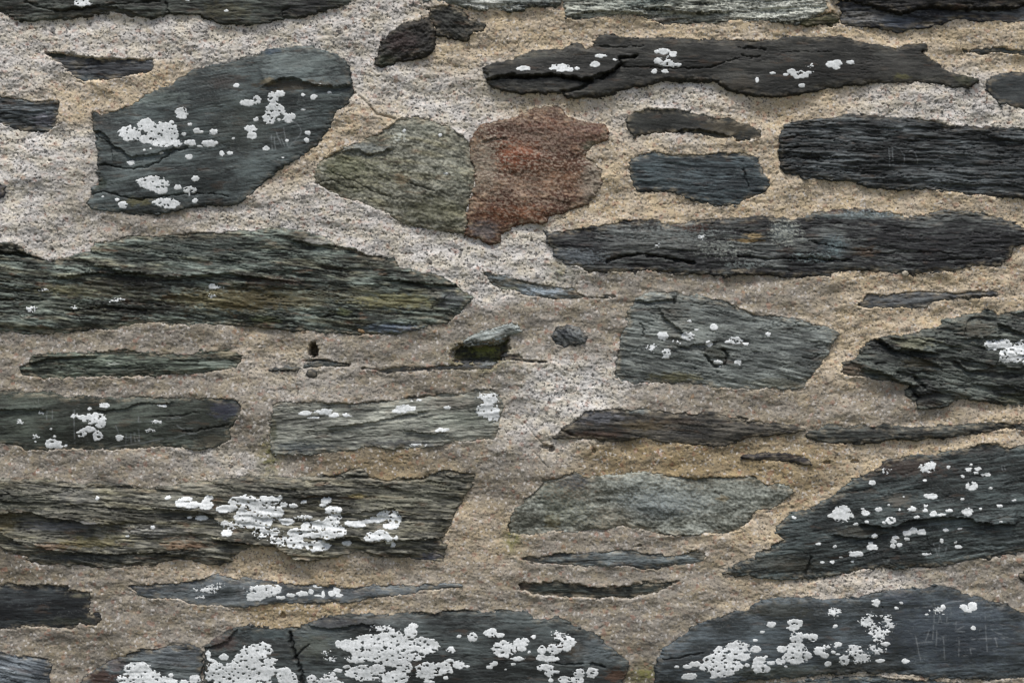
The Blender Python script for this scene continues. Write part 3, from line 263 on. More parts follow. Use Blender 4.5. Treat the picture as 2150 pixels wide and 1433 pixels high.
stone('bottom_right_slab', '23: 1340,1433 1350,1300 1400,1200 1420,1160 1500,1110 1600,1050 1670,980 1750,960 1900,910 2050,890|33: 100,860 170,830 300,800 450,790 600,800 750,800 900,790 980,760 1070,745 1150,730 1300,720 1400,725 1520,705 1620,720 1700,760 1800,790 1900,830 2000,840 2080,880 2150,905 2400,930 2550,1150 2450,1370 2150,1390 2050,1400 1900,1410 1700,1400 1500,1390 1300,1370 1100,1355 900,1350 700,1370 500,1385 200,1400 0,1420|23: 1700,1440 1400,1450',
  marks='1959,1264 1958,1300 1955,1338|1919,1330 1926.5,1368 1930,1382|1948,1320 1940,1342|1963.5,1320 1963,1340 1961.6,1355|1976.7,1333 1980.5,1381|2010,1339 2009.4,1374|2064.6,1290 2067,1338 2068.4,1363|2035.7,1338 2068.4,1337 2106,1337|1916.4,1347 1955,1343.7|2002,1322 2020.7,1322|1917.7,1274 1955,1270|1980,1266 1990.5,1261 2022,1259|2033,1358 2043,1358|2032.6,1358 2035.7,1372|2076,1316.7 2088.5,1325.5 2101,1329|2086,1335.5 2089.7,1354|1970,1290 1974,1305 1988,1305|2004,1302 2003,1320 2020,1311|1985,1292 1984,1302|1959,1303 1967,1306 1969,1296',
  H=8, ang=-2, A=1.2, T=9, rough=.6, base=(60,66,68), light=(96,106,112), mix=.3, bulge=8, scratch=1.0, label='broad blue grey slab with white lichens and scratch marks in the bottom right corner',
  cracks=[('33: 1060,810 1075,860', 1.5, 3), ('23: 1400,1250 1550,1230 1700,1200', 1.8, 4)],
  tints=[('33:',1600,1050,500,260,(62,70,80),.6), ('23:',1500,1270,200,40,(34,34,32),.6), ('33:',300,880,260,60,(54,54,44),.6), ('33:',300,1340,400,50,(80,86,76),.5), ('33:',900,1290,300,70,(66,68,64),.4), ('33:',1200,780,160,30,(84,90,100),.5)],
  lichen='23: 1960,1160,90,45 1850,1190,70,40 1960,1220,100,46 1780,1250,80,46 1900,1290,100,56 1720,1300,50,35 1840,1340,90,42 1640,1280,50,20 1580,1300,35,16 1500,1300,20,9 1600,1375,60,26 1780,1380,25,12 2095,1170,42,28 2090,1105,20,10 2120,1260,45,36 2110,1320,40,32|33: 240,985,35,22 420,975,56,35 400,1010,40,20 430,1080,52,45 550,1080,38,32 500,1070,30,20 430,1165,85,45 430,1220,96,64 520,1220,30,25 320,1170,38,25 310,1260,38,28 240,1272,28,15 155,1245,40,25 160,1310,65,38 200,1320,40,28 60,1290,20,15 590,1190,40,22 600,1165,35,15 640,1215,32,25 665,1280,25,20 665,1155,-44,-18 700,1190,18,12 740,1130,28,20 710,905,-44,-38 720,1000,18,12 1030,825,32,28 1220,825,16,12 1180,865,20,10 1500,880,-50,-26 1530,860,20,20 1690,855,35,20 1750,850,35,36 1720,880,30,16 1755,1010,16,20 1410,912,12,8 960,970,-60,-40 1000,920,-34,-20 1130,980,-64,-35 1050,1030,-90,-40 1040,1080,-50,-36 1100,920,-40,-15 1095,1130,35,16 860,1180,-66,-40 790,1250,40,42 920,1230,-66,-46 1000,1170,-50,-30 1060,1180,-50,-20 740,1205,15,10 1060,1260,35,15 1250,1260,28,20 350,1300,15,8 200,1225,14,8 175,1040,20,12 0,1140,45,36')
stone('under_right_slab', '33: -400,1480 0,1450 400,1415 700,1400 900,1382 1150,1388 1400,1412 1700,1432 1750,1450 1800,1600 1400,1750 200,1750',
  H=2, A=2, T=8, base=(70,78,80), light=(104,114,118), label='blue grey stone just showing under the bottom right slab')
stone('right_corner_chip', '33: 2095,620 2150,600 2300,590 2300,700 2170,680 2130,650', H=6, A=1, T=8, base=(30,30,30), light=(50,50,48), label='small black chip at the right edge above the bottom right slab')
stone('left_edge_chip', '01: -80,130 0,130 30,150 45,200 20,230 -80,240', H=5, A=1, T=8, base=(52,54,66), light=(80,82,94), label='small bluish chip at the left edge')
N_TRACED = len(ST)

# generic stones carry the wall on past the frame
rg = np.random.RandomState(11)
boxes = [(min(p[0] for p in s['pts'])-16, min(p[1] for p in s['pts'])-14, max(p[0] for p in s['pts'])+16, max(p[1] for p in s['pts'])+14) for s in ST]
XA, XB, YA, YB = -640.0, 2790.0, -330.0, 2168.0
y = YA+20
while y < YB-60:
    h = rg.uniform(55, 120); x = XA+rg.uniform(10, 60)
    while x < XB-120:
        wd = rg.uniform(140, 520); wd = min(wd, XB-20-x)
        bx = (x, y, x+wd, y+h)
        hit = (bx[0] < 2165 and bx[2] > -15 and bx[1] < 1448 and bx[3] > -15) or any(bx[0] < b[2] and bx[2] > b[0] and bx[1] < b[3] and bx[3] > b[1] for b in boxes)
        if not hit and wd > 90:
            n = 16; pts = []
            for k in range(n):
                a = 2*math.pi*k/n; c, s_ = math.cos(a), math.sin(a)
                r = 0.5*(1+rg.uniform(-.1, .06))
                pts.append((x+wd/2+wd*r*math.copysign(abs(c)**0.45, c), y+h/2+h*r*math.copysign(abs(s_)**0.6, s_)))
            stone('field_stone', 'px: '+' '.join('%.0f,%.0f' % p for p in pts), H=rg.uniform(0, 8), ang=rg.uniform(-5, 5), A=rg.uniform(1.2, 3.5), T=rg.uniform(7, 11),
                  base=tuple(rg.uniform(44, 70)+np.array((0, 3, 2))), light=tuple(rg.uniform(90, 130)+np.array((0, 5, 3))), mix=.3, bulge=5, label=None)
            x += wd+rg.uniform(18, 40)
        else: x += 60
    y += h+rg.uniform(22, 40)

# ------------------------------------------------------------------ the sampling grid
def axis(a0, a1, f0, f1, st, big):
    mid = list(np.arange(f0, f1+st, st)); lo = []; hi = []; s = st; v = f0
    while v > a0: s = min(s*1.12, big); v -= s; lo.append(max(v, a0))
    s = st; v = mid[-1]
    while v < a1: s = min(s*1.12, big); v += s; hi.append(min(v, a1))
    return np.array(lo[::-1]+mid+hi)
STEP = 1.6
gx = axis(XA, XB, -24, 2174, STEP, 7); gy = axis(YA, YB, -20, 1454, STEP, 7)
GXX, GYY = np.meshgrid(gx, gy)
NY, NX = GXX.shape
EDGE = 4.5*fbm(GXX/38, GYY/18, 3, 2) + 7*(np.abs(fbm(GXX/24, GYY/13, 5, 3, .6))-.2) + 2.2*fbm(GXX/7, GYY/4.5, 9, 3, .65)
WX = 3.0*fbm(GXX/40, GYY/30, 21, 2); WY = 3.0*fbm(GXX/40, GYY/30, 25, 2)

def poly_dist(px, py, pts, closed=True):            # distance to polyline, inside test, side sign
    n = len(pts); best = np.full(px.shape, 1e12); ins = np.zeros(px.shape, bool); side = np.zeros(px.shape); over = np.zeros(px.shape)
    rng_ = range(n) if closed else range(n-1)
    for i in rng_:
        x0, y0 = pts[i][:2]; x1, y1 = pts[(i+1) % n][:2]; dx, dy = x1-x0, y1-y0; L2 = dx*dx+dy*dy+1e-9
        t0 = ((px-x0)*dx+(py-y0)*dy)/L2; t = np.clip(t0, 0, 1)
        d2 = (px-x0-t*dx)**2+(py-y0-t*dy)**2
        m = d2 < best; best = np.where(m, d2, best)
        if not closed:
            side = np.where(m, dx*(py-y0)-dy*(px-x0), side)
            ex = 0
            if i == 0: ex = np.where(t0 < 0, -t0*math.sqrt(L2), 0)
            if i == n-2: ex = ex+np.where(t0 > 1, (t0-1)*math.sqrt(L2), 0)
            over = np.where(m, ex, over)
        else:
            c = ((y0 > py) != (y1 > py))
            if abs(dy) > 1e-9: ins ^= c & (px < x0+(py-y0)*dx/dy)
    return np.sqrt(best), ins, side, over

# ------------------------------------------------------------------ mesh maker
def grid_mesh(name, mat, sl, Hh, cells, depth, attrs, parent):
    """front sheet of the cells given, with real sides running back into the wall"""
    ys, xs = sl; Xs = GXX[ys, xs]; Ys = GYY[ys, xs]; ny, nx = Xs.shape
    idx = np.arange(ny*nx).reshape(ny, nx)
    a, b, c, d = idx[:-1, :-1][cells], idx[:-1, 1:][cells], idx[1:, 1:][cells], idx[1:, :-1][cells]
    if len(a) == 0: return None
    quads = [np.stack([a, d, c, b], 1)]
    pad = np.pad(cells, 1); off = ny*nx
    up = cells & ~pad[:-2, 1:-1]; dn = cells & ~pad[2:, 1:-1]; lf = cells & ~pad[1:-1, :-2]; rt = cells & ~pad[1:-1, 2:]
    def side(p, q): quads.append(np.stack([p, q, q+off, p+off], 1))
    side(idx[:-1, :-1][up], idx[:-1, 1:][up]); side(idx[1:, 1:][dn], idx[1:, :-1][dn])
    side(idx[1:, :-1][lf], idx[:-1, :-1][lf]); side(idx[:-1, 1:][rt], idx[1:, 1:][rt])
    F = np.concatenate(quads)
    used = np.unique(F); rm = np.full(2*off, -1); rm[used] = np.arange(len(used)); F = rm[F]
    src = used % off; back = used >= off
    hx = Xs.ravel()[src]; hy = Ys.ravel()[src]; hh = np.where(back, depth, Hh.ravel()[src])
    co = np.stack([(hx-CX)*S, -hh*S, CZ+(CY-hy)*S], 1).astype(np.float32)
    me = bpy.data.meshes.new(name)
    me.vertices.add(len(co)); me.vertices.foreach_set('co', co.ravel())
    me.loops.add(F.size); me.loops.foreach_set('vertex_index', F.ravel().astype(np.int32))
    me.polygons.add(len(F)); me.polygons.foreach_set('loop_start', np.arange(0, F.size, 4, dtype=np.int32))
    me.polygons.foreach_set('loop_total', np.full(len(F), 4, np.int32))
    me.polygons.foreach_set('use_smooth', np.ones(len(F), bool))
    me.update(); me.validate()
    for k, (typ, arr) in attrs.items():
        if typ == 'C':
            at = me.color_attributes.new(k, 'FLOAT_COLOR', 'POINT')
            col = np.concatenate([arr.reshape(-1, 3)[src], np.ones((len(src), 1))], 1).astype(np.float32); at.data.foreach_set('color', col.ravel())
        elif typ == 'V':
            at = me.attributes.new(k, 'FLOAT_VECTOR', 'POINT'); at.data.foreach_set('vector', arr.reshape(-1, 3)[src].astype(np.float32).ravel())
        else:
            at = me.attributes.new(k, 'FLOAT', 'POINT'); at.data.foreach_set('value', arr.ravel()[src].astype(np.float32))
    me.materials.append(mat)
    o = bpy.data.objects.new(name, me); scene.collection.objects.link(o); o.parent = parent
    return o

# ------------------------------------------------------------------ materials
class NT:
    def __init__(s, name):
        s.m = bpy.data.materials.new(name); s.m.use_nodes = True; s.t = s.m.node_tree; s.t.nodes.clear()
        s.o = s.n('ShaderNodeOutputMaterial'); s.b = s.n('ShaderNodeBsdfPrincipled'); s.l(s.b.outputs[0], s.o.inputs[0])
    def n(s, t, **k):
        a = s.t.nodes.new(t)
        for q, v in k.items(): setattr(a, q, v)
        return a
    def l(s, a, b): s.t.links.new(a, b)
    def attr(s, name): return s.n('ShaderNodeAttribute', attribute_name=name)
    def noise(s, vec, scale, detail=3, rough=.6):
        a = s.n('ShaderNodeTexNoise'); a.inputs['Scale'].default_value = scale; a.inputs['Detail'].default_value = detail; a.inputs['Roughness'].default_value = rough
        s.l(vec, a.inputs['Vector']); return a.outputs[0]
    def mr(s, v, a, b, c, d):
        m = s.n('ShaderNodeMapRange'); s.l(v, m.inputs[0])
        for i, q in enumerate((a, b, c, d)): m.inputs[i+1].default_value = q
        return m.outputs[0]
    def math(s, op, a, b):
        m = s.n('ShaderNodeMath', operation=op)
        for i, q in enumerate((a, b)):
            if isinstance(q, (int, float)): m.inputs[i].default_value = q
            else: s.l(q, m.inputs[i])
        return m.outputs[0]
    def scale(s, col, f):
        m = s.n('ShaderNodeVectorMath', operation='SCALE'); s.l(col, m.inputs[0]); s.l(f, m.inputs['Scale']); return m.outputs[0]
    def mix(s, f, a, b):
        m = s.n('ShaderNodeMix', data_type='RGBA'); s.l(f, m.inputs[0])
        for i, q in ((6, a), (7, b)):
            if isinstance(q, tuple): m.inputs[i].default_value = q+(1,)
            else: s.l(q, m.inputs[i])
        return m.outputs[2]
    def bump(s, h, strength, dist):
        a = s.n('ShaderNodeBump'); a.inputs['Strength'].default_value = strength; a.inputs['Distance'].default_value = dist
        s.l(h, a.inputs['Height']); s.l(a.outputs[0], s.b.inputs['Normal'])
    def voro(s, vec, scale, feat='F1'):
        a = s.n('ShaderNodeTexVoronoi', feature=feat); a.inputs['Scale'].default_value = scale; s.l(vec, a.inputs['Vector']); return a

def mat_mortar():
    M = NT('sandy_lime_mortar'); g = M.n('ShaderNodeNewGeometry'); pos = g.outputs['Position']
    wv = M.n('ShaderNodeTexNoise'); wv.inputs['Scale'].default_value = 300; M.l(pos, wv.inputs['Vector'])
    ad = M.n('ShaderNodeVectorMath', operation='MULTIPLY_ADD'); M.l(wv.outputs[1], ad.inputs[0]); ad.inputs[1].default_value = (.0035,)*3; M.l(pos, ad.inputs[2])
    p2 = ad.outputs[0]
    v1 = M.voro(p2, 330); sep = M.n('ShaderNodeSeparateColor'); M.l(v1.outputs['Color'], sep.inputs[0])
    base = M.attr('tone').outputs['Color']; wash = M.attr('wash').outputs['Fac']
    f = M.mr(sep.outputs[0], 0, 1, .86, 1.14)
    col = M.scale(base, f)
    col = M.scale(col, M.mr(M.noise(pos, 700, 3, .7), .3, .7, .88, 1.12))
    # grains of other colours
    v3 = M.voro(p2, 520); s3 = M.n('ShaderNodeSeparateColor'); M.l(v3.outputs['Color'], s3.inputs[0])
    dk = M.math('MULTIPLY', M.mr(s3.outputs[1], .86, .90, 0, 1), M.mr(wash, 0, 1, .45, .85))
    col = M.mix(dk, col, (.05, .052, .055))
    col = M.mix(M.mr(sep.outputs[2], .90, .95, 0, .6), col, (.55, .53, .50))
    v2 = M.voro(p2, 190); s2 = M.n('ShaderNodeSeparateColor'); M.l(v2.outputs['Color'], s2.inputs[0])
    col = M.mix(M.mr(s2.outputs[0], .93, .97, 0, .40), col, (.26, .12, .08))
    col = M.mix(M.math('MULTIPLY', M.mr(s2.outputs[1], .965, .98, 0, .7), wash), col, (.06, .06, .062))
    col = M.mix(M.mr(s2.outputs[2], .92, .96, 0, .18), col, (.34, .26, .12))
    M.l(col, M.b.inputs['Base Color']); M.b.inputs['Roughness'].default_value = .93; M.b.inputs['Specular IOR Level'].default_value = .15
    h = M.math('ADD', M.math('MULTIPLY', v1.outputs['Distance'], -1.0), M.noise(pos, 650, 3, .7))
    M.bump(h, .32, .0010)
    return M.m
def mat_slate():
    M = NT('weathered_slate'); g = M.n('ShaderNodeNewGeometry'); pos = g.outputs['Position']
    base = M.attr('tone').outputs['Color']; fol = M.attr('fol').outputs['Vector']
    st = M.noise(fol, 1.0, 5, .72)
    amp = M.attr('amp').outputs['Fac']
    col = M.scale(base, M.math('ADD', 1.0, M.math('MULTIPLY', M.mr(st, .28, .72, -.5, .55), amp)))
    col = M.scale(col, M.mr(M.noise(pos, 900, 3, .75), .3, .7, .78, 1.25))
    sp = M.noise(pos, 420, 4, .8)
    col = M.mix(M.mr(sp, .64, .74, 0, .40), col, (.30, .31, .29))
    M.l(col, M.b.inputs['Base Color'])
    M.l(M.mr(st, .3, .7, .58, .82), M.b.inputs['Roughness']); M.b.inputs['Specular IOR Level'].default_value = .28
    M.bump(M.math('ADD', M.math('MULTIPLY', st, M.math('MULTIPLY', amp, 1.2)), M.math('MULTIPLY', M.noise(pos, 700, 4, .7), .6)), .45, .0011)
    return M.m
def mat_lichen():
    M = NT('white_crust_lichen'); g = M.n('ShaderNodeNewGeometry'); pos = g.outputs['Position']
    ed = M.attr('rim').outputs['Fac']
    n1 = M.noise(pos, 260, 5, .75); v = M.voro(pos, 480, 'DISTANCE_TO_EDGE')
    col = M.mix(M.mr(n1, .40, .58, 0, 1), (.48, .51, .51), (.69, .72, .73))
    col = M.mix(M.mr(v.outputs['Distance'], 0, .08, .22, 0), col, (.34, .35, .35)); col = M.mix(M.math('MULTIPLY', M.attr('seam').outputs['Fac'], .38), col, (.25, .26, .26))
    col = M.mix(M.mr(ed, 0, 1, .30, 0), col, (.72, .75, .75))
    col = M.mix(M.mr(M.noise(pos, 520, 3, .7), .70, .76, 0, .6), col, (.12, .125, .12))
    M.l(col, M.b.inputs['Base Color']); M.b.inputs['Roughness'].default_value = .95; M.b.inputs['Specular IOR Level'].default_value = .1
    M.bump(M.math('ADD', n1, M.math('MULTIPLY', v.outputs['Distance'], .8)), .2, .0006)
    return M.m
MORTAR, SLATE, LICHEN = mat_mortar(), mat_slate(), mat_lichen()

# ------------------------------------------------------------------ the wall
wall = bpy.data.objects.new('stone_wall', None); scene.collection.objects.link(wall)
wall.location = (0, 0, 0); wall['label'] = 'rubble wall of dark slate stones bedded in sandy buff mortar with white lichen'; wall['category'] = 'wall'; wall['kind'] = 'thing'

D = np.full((NY, NX), -60.0)          # signed distance into the nearest stone
SH = np.full((NY, NX), 0.0)
for si, s in enumerate(ST):
    pts = s['pts']; xs_ = [p[0] for p in pts]; ys_ = [p[1] for p in pts]; mg = 60
    i0, i1 = np.searchsorted(gx, [min(xs_)-mg, max(xs_)+mg]); j0, j1 = np.searchsorted(gy, [min(ys_)-mg, max(ys_)+mg])
    i0 = max(i0, 0); j0 = max(j0, 0); i1 = min(i1+1, NX); j1 = min(j1+1, NY)
    sl = (slice(j0, j1), slice(i0, i1)); X = GXX[sl]; Y = GYY[sl]
    dist, ins, _, _ = poly_dist(X+WX[sl]*.5, Y+WY[sl]*.5, pts)
    d0 = np.where(ins, dist, -dist)
    d = d0 + EDGE[sl]*s['rag']
    s['d'] = d; s['sl'] = sl
    D[sl] = np.maximum(D[sl], d)

def build_stone(si, s):
    sl = s['sl']; X = GXX[sl]; Y = GYY[sl]; d = s['d']; sd_ = 50+si*7
    a = math.radians(s['ang']); pts = s['pts']
    cx = np.mean([p[0] for p in pts]); cy = np.mean([p[1] for p in pts])
    u = (X-cx)*math.cos(a)+(Y-cy)*math.sin(a)+1000; v = -(X-cx)*math.sin(a)+(Y-cy)*math.cos(a)+1000
    A, T = s['A'], s['T']; v = v + 5*fbm(u/170, v/90, sd_, 2)
    l1, f1 = lam(u, v, 130, T*1.9, sd_); l2, f2 = lam(u, v, 60, T*.85, sd_+3); l3, f3 = lam(u, v, 34, T*.42, sd_+6)
    big = fbm(u/230, v/60, sd_+9, 3)
    if s['kind'] == 'grain':
        rel = A*(.8*l1+.3*l2) + s['rough']*(.9*fbm(u/34, v/20, sd_+10, 5, .62)+.7*np.abs(fbm(u/13, v/10, sd_+12, 3, .6)))
    else:
        rel = A*((1.0+.35*max(A-2, 0))*l1+.9*l2+.7*l3)*(.36 if A < 1.5 else .95) + s['rough']*(.32*fbm(u/55, v/4.5, sd_+10, 4, .65))
    rel = rel + (7 if A < 1.5 else 5)*fbm(u/260, v/110, sd_+9, 3)
    g1 = np.abs(per(u/75+1.5*per(u/160, v/60, sd_+70), v/(T*.75)+.8*per(u/50, v/20, sd_+71), sd_+72))
    g2 = np.abs(per(u/40, v/(T*.33)+.8*per(u/34, v/14, sd_+73), sd_+74))
    gm = sstep(-.15, .25, fbm(u/90, v/22, sd_+75, 3)); isl = 0. if s['kind'] == 'grain' else 1.
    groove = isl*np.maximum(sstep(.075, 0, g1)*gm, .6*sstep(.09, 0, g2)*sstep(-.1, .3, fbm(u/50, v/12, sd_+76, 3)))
    streak = isl*sstep(.05, 0, np.abs(per(u/46, v/(T*.42)+.6*per(u/40, v/17, sd_+77), sd_+78)))*sstep(0, .35, fbm(u/60, v/16, sd_+79, 3))  # thin paler streaks of the rock, running along its layers
    groove = groove*min(1, .15+A/2.6); streak = streak*min(1, .2+A/3.)
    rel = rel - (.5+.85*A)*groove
    H = (.62*s['H'] if s['H'] > 0 else s['H']) + .8*s['bulge']*(1-np.exp(-np.maximum(d, 0)/26)) - 3.6*sstep(-.12, .3, fbm(X/55, Y/30, sd_+8, 2)+.1)*np.exp(-np.maximum(d, 0)/3.2) + rel
    crk = np.zeros(X.shape)
    jx = X+4.5*fbm(X/12, Y/10, sd_+14, 3); jy = Y+4*fbm(X/18, Y/10, sd_+16, 3, .6)
    for path, wd, dp in s['cracks']:
        dd, _, _, ov = poly_dist(jx, jy, P(path), closed=False)
        wv = wd*(.8+1.1*per(X/17, Y/13, sd_+18)); k = np.exp(-(dd/np.maximum(wv, .6))**2); H = H-dp*k; crk = np.maximum(crk, k*min(1, dp/5.))
    for path, ht, rg_ in s['ledges']:
        dd, _, sgn, ov = poly_dist(jx, jy, P(path), closed=False)
        f = np.exp(-ov/10.)
        H = H + np.where(sgn < 0, 1.4*ht*np.exp(-dd/rg_), -ht*.8*np.exp(-dd/(rg_*.45)))*f
    H = np.where(d < 0, H+3.0*d, H)
    H = np.maximum(H, -34)
    # --- mineral colour of the rock
    n1 = fbm(u/70, v/7, sd_+20, 4, .62); n2 = fbm(u/26, v/2.6, sd_+24, 3, .6); n3 = fbm(X/120, Y/60, sd_+27, 3)
    if s['kind'] == 'grain': n1 = 1.2*fbm(X/30, Y/20, sd_+20, 5, .7); n2 = 1.6*fbm(X/7, Y/5, sd_+24, 3, .7)
    m = np.clip(s['mix'] + s['con']*(.72 if s['kind'] == 'grain' or A < 1.5 else 1.)*(.60*n1+.62*n2+(.62 if A > 1.5 else .95)*n3+.22*l2+.10*l3)-.10, 0, 1.15)[..., None]
    base, light = lin(s['base'])*.56, lin(s['light'])*1.05
    col = base*(1-m)+light*m
    ol = np.clip(s['olive']*(fbm(u/110, v/16, sd_+30, 4)*2.2+.15), 0, .75)[..., None]
    col = col*(1-ol) + ol*col.mean(-1, keepdims=True)*np.array([1.12, 1.04, .66])
    rs = np.clip((fbm(X/60, Y/14, sd_+33, 4)-.38)*3, 0, .35)[..., None]*(.3+s['olive'])
    col = col*(1-rs)+rs*np.array([.16, .085, .045])
    edge_n = fbm(X/16, Y/7, sd_+36, 4, .65)
    for c_, tx, ty, rx, ry, tc, stg in s['tints']:
        c_ = c_.strip(':'); px = CO[c_[0]]+tx*Q; py = RO[c_[1]]+ty*Q
        r = np.sqrt(((X-px)/(rx*Q))**2+((Y-py)/(ry*Q))**2)
        k = sstep(1.25, .55, r+edge_n*.8)*stg
        k = k[..., None]; tcl = lin(tc)*(.82+.5*np.clip(m-.3, -.3, .7))
        col = col*(1-k)+tcl*k
    if s['scratch'] > 0:                                  # fine pale scratches, some down the face, most along it
        q1 = np.abs(per(u/90+3*per(u/200, v/200, sd_+42), v/4.2, sd_+41)); q2 = np.abs(per(u/5.0, v/46, sd_+43))
        zone = sstep(.02, .3, fbm(X/110, Y/60, sd_+45, 2))
        k = s['scratch']*np.clip((sstep(.035, 0, q1)*.30+sstep(.03, 0, q2)*.36*zone)*sstep(-.1, .35, fbm(X/34, Y/22, sd_+46, 2)), 0, .6)[..., None]
        col = col*(1-k)+k*np.array([.20, .215, .21])
    col = col*(1-.5*groove[..., None]); col = col + streak[..., None]*(.35*lin(s['light'])+.02)
    for path in [q for q in s['marks'].split('|') if q]:      # old writing and lines scratched into the face
        dd, _, _, _ = poly_dist(X, Y, P('px:'+path), closed=False); k = (.42*np.exp(-(dd/1.1)**2)*sstep(-.45, 0, per(X/9, Y/9, sd_+80)))[..., None]
        col = col*(1-k)+k*np.array([.26, .28, .29])
    for c_, tx, ty, rx, ry, tc, stg in s['crust']:           # grey crust broken up into flecks
        c_ = c_.strip(':'); r = np.sqrt(((X-CO[c_[0]]-tx*Q)/(rx*Q))**2+((Y-RO[c_[1]]-ty*Q)/(ry*Q))**2)
        k = (stg*sstep(-.04, .16, fbm(X/7, Y/4, sd_+90, 4, .7)+.45*(1-r)-.22+.4*edge_n)*sstep(1.5, .9, r))[..., None]
        col = col*(1-k)+k*lin(tc)
    col = col*np.array([.99, 1., 1.0])
    ce = (1-.45*crk)[..., None]; col = col*ce             # colour darkened along the cracks
    dust = np.clip((fbm(X/19, Y/11, sd_+50, 4, .6)*1.8+.30)*sstep(15, 0, d)*sstep(.5, 3, d)*(.9 if s['H'] < 7 else .35), 0, .95)[..., None]   # mortar smeared on the rim
    col = col*(1-dust*.6)+dust*.6*lin((150, 140, 120))
    col = np.clip(col, .008, .75)
    fol = np.stack([u/34., v/3.0, np.full(u.shape, si*3.3)], -1)
    if A < 1.5: fol = np.stack([u/48., v/5.0, np.full(u.shape, si*3.3)], -1)
    if s['kind'] == 'grain': fol = np.stack([u/8., v/6., np.full(u.shape, si*3.3)], -1)
    inside = d > -9
    cells = inside[:-1, :-1] & inside[1:, :-1] & inside[:-1, 1:] & inside[1:, 1:]
    nm = 'stone'
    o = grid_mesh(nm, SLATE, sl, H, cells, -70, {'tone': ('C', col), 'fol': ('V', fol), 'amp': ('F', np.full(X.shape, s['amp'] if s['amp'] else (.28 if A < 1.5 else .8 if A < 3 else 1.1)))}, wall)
    if o is None: return
    if s['label']: o['label'] = s['label']
    s['Hh'] = H
    # --- lichen crusts of this stone
    if s['lichen']:
        F = np.full(X.shape, -99.0); F2 = F.copy(); FS = F.copy(); e1 = fbm(X/9, Y/8, sd_+60, 3, .6); e2 = fbm(X/5, Y/3.6, sd_+63, 3, .7); e3 = fbm(X/22, Y/12, sd_+66, 3, .6)
        for x_, y_, rx, ry in P(s['lichen']):
            fz = rx < 0; rx = abs(rx); ry = abs(ry); rm_ = min(rx, ry)
            r = np.sqrt(((X-x_)/rx)**2+((Y-y_)/ry)**2)
            f = (1-r)*rm_ + e1*(min(rm_, 14)*.24 + .9) + e2*.8
            if fz: f = (1-r)*rm_*.6 + e2*5.5 + e3*5 - .6; f = np.minimum(f, (1.5-r)*rm_)
            if rm_ < 7.5 and not fz: FS = np.maximum(FS, f)
            else: F2 = np.maximum(F2, np.minimum(F, f)); F = np.maximum(F, f)
        gn = fbm(X/12, Y/5.5, sd_+69, 4, .7)          # bare flecks inside the crusts
        F = np.minimum(F, (.47-gn)*24); F2 = np.maximum(F2, np.minimum(F, FS)); F = np.maximum(F, FS); F = np.minimum(F, 7)
        seam = sstep(1.3, .2, np.abs(F-F2))*sstep(0, 1.5, F2)*sstep(-.35, .05, e1)   # lines where two discs have grown together
        F = np.minimum(F, d-1.5)
        F = np.minimum(F, 6-9*crk)
        msk = F > -1.6
        cell = msk[:-1, :-1] & msk[1:, :-1] & msk[:-1, 1:] & msk[1:, 1:]
        core = (F > 0); corec = (core[:-1, :-1] | core[1:, :-1] | core[:-1, 1:] | core[1:, 1:]) & cell
        lab = components(corec)
        Hb = blur(blur(H))
        Hl = Hb + (.6 if A > 2 else 0) + np.clip(F*.4, -1.4, .4) + .15*e2*np.clip(F, 0, 1) - .3*seam; Hl = np.where(F > .3, np.maximum(Hl, H+.15), Hl)
        rim = np.clip(F/3.0, 0, 1)
        n = lab.max(); sizes = np.bincount(lab.ravel(), minlength=n+1); order = [k for k in np.argsort(-sizes) if k > 0 and sizes[k] >= 14][:90]
        big_set = set(order); small = (lab > 0) & ~np.isin(lab, list(big_set) or [0])
        at = {'rim': ('F', rim), 'seam': ('F', seam)}
        for k in order:
            jj, ii = np.where(lab == k); b0, b1, c0, c1 = jj.min(), jj.max()+2, ii.min(), ii.max()+2
            sub = (slice(sl[0].start+b0, sl[0].start+b1), slice(sl[1].start+c0, sl[1].start+c1))
            lo = grid_mesh('lichen', LICHEN, sub, Hl[b0:b1, c0:c1], (lab == k)[b0:b1-1, c0:c1-1], s['H']-30, {'rim': ('F', rim[b0:b1, c0:c1]), 'seam': ('F', seam[b0:b1, c0:c1])}, o)
        if small.any():
            lo = grid_mesh('lichen_specks', LICHEN, sl, Hl, small, s['H']-30, at, o); lo['kind'] = 'stuff'

def blur(Z):
    for _ in range(2):
        Zp = np.pad(Z, 1, 'edge'); Z = (Zp[:-2, 1:-1]+Zp[2:, 1:-1]+Zp[1:-1, :-2]+Zp[1:-1, 2:]+2*Z)/6
    return Z
def components(mask):
    ny, nx = mask.shape; lab = np.zeros((ny, nx), np.int64); parent = [0]
    def find(a):
        while parent[a] != a: parent[a] = parent[parent[a]]; a = parent[a]
        return a
    jj, ii = np.where(mask)
    for y_, x_ in zip(jj.tolist(), ii.tolist()):
        l = lab[y_, x_-1] if x_ else 0; t = lab[y_-1, x_] if y_ else 0
        if l and t:
            a, b = find(int(l)), find(int(t)); lab[y_, x_] = min(a, b); parent[max(a, b)] = min(a, b)
        elif l or t: lab[y_, x_] = l or t
        else: parent.append(len(parent)); lab[y_, x_] = len(parent)-1
    mp = np.array([find(k) for k in range(len(parent))]); u_, inv = np.unique(mp[lab], return_inverse=True)
    return inv.reshape(ny, nx) if u_[0] == 0 else inv.reshape(ny, nx)+1

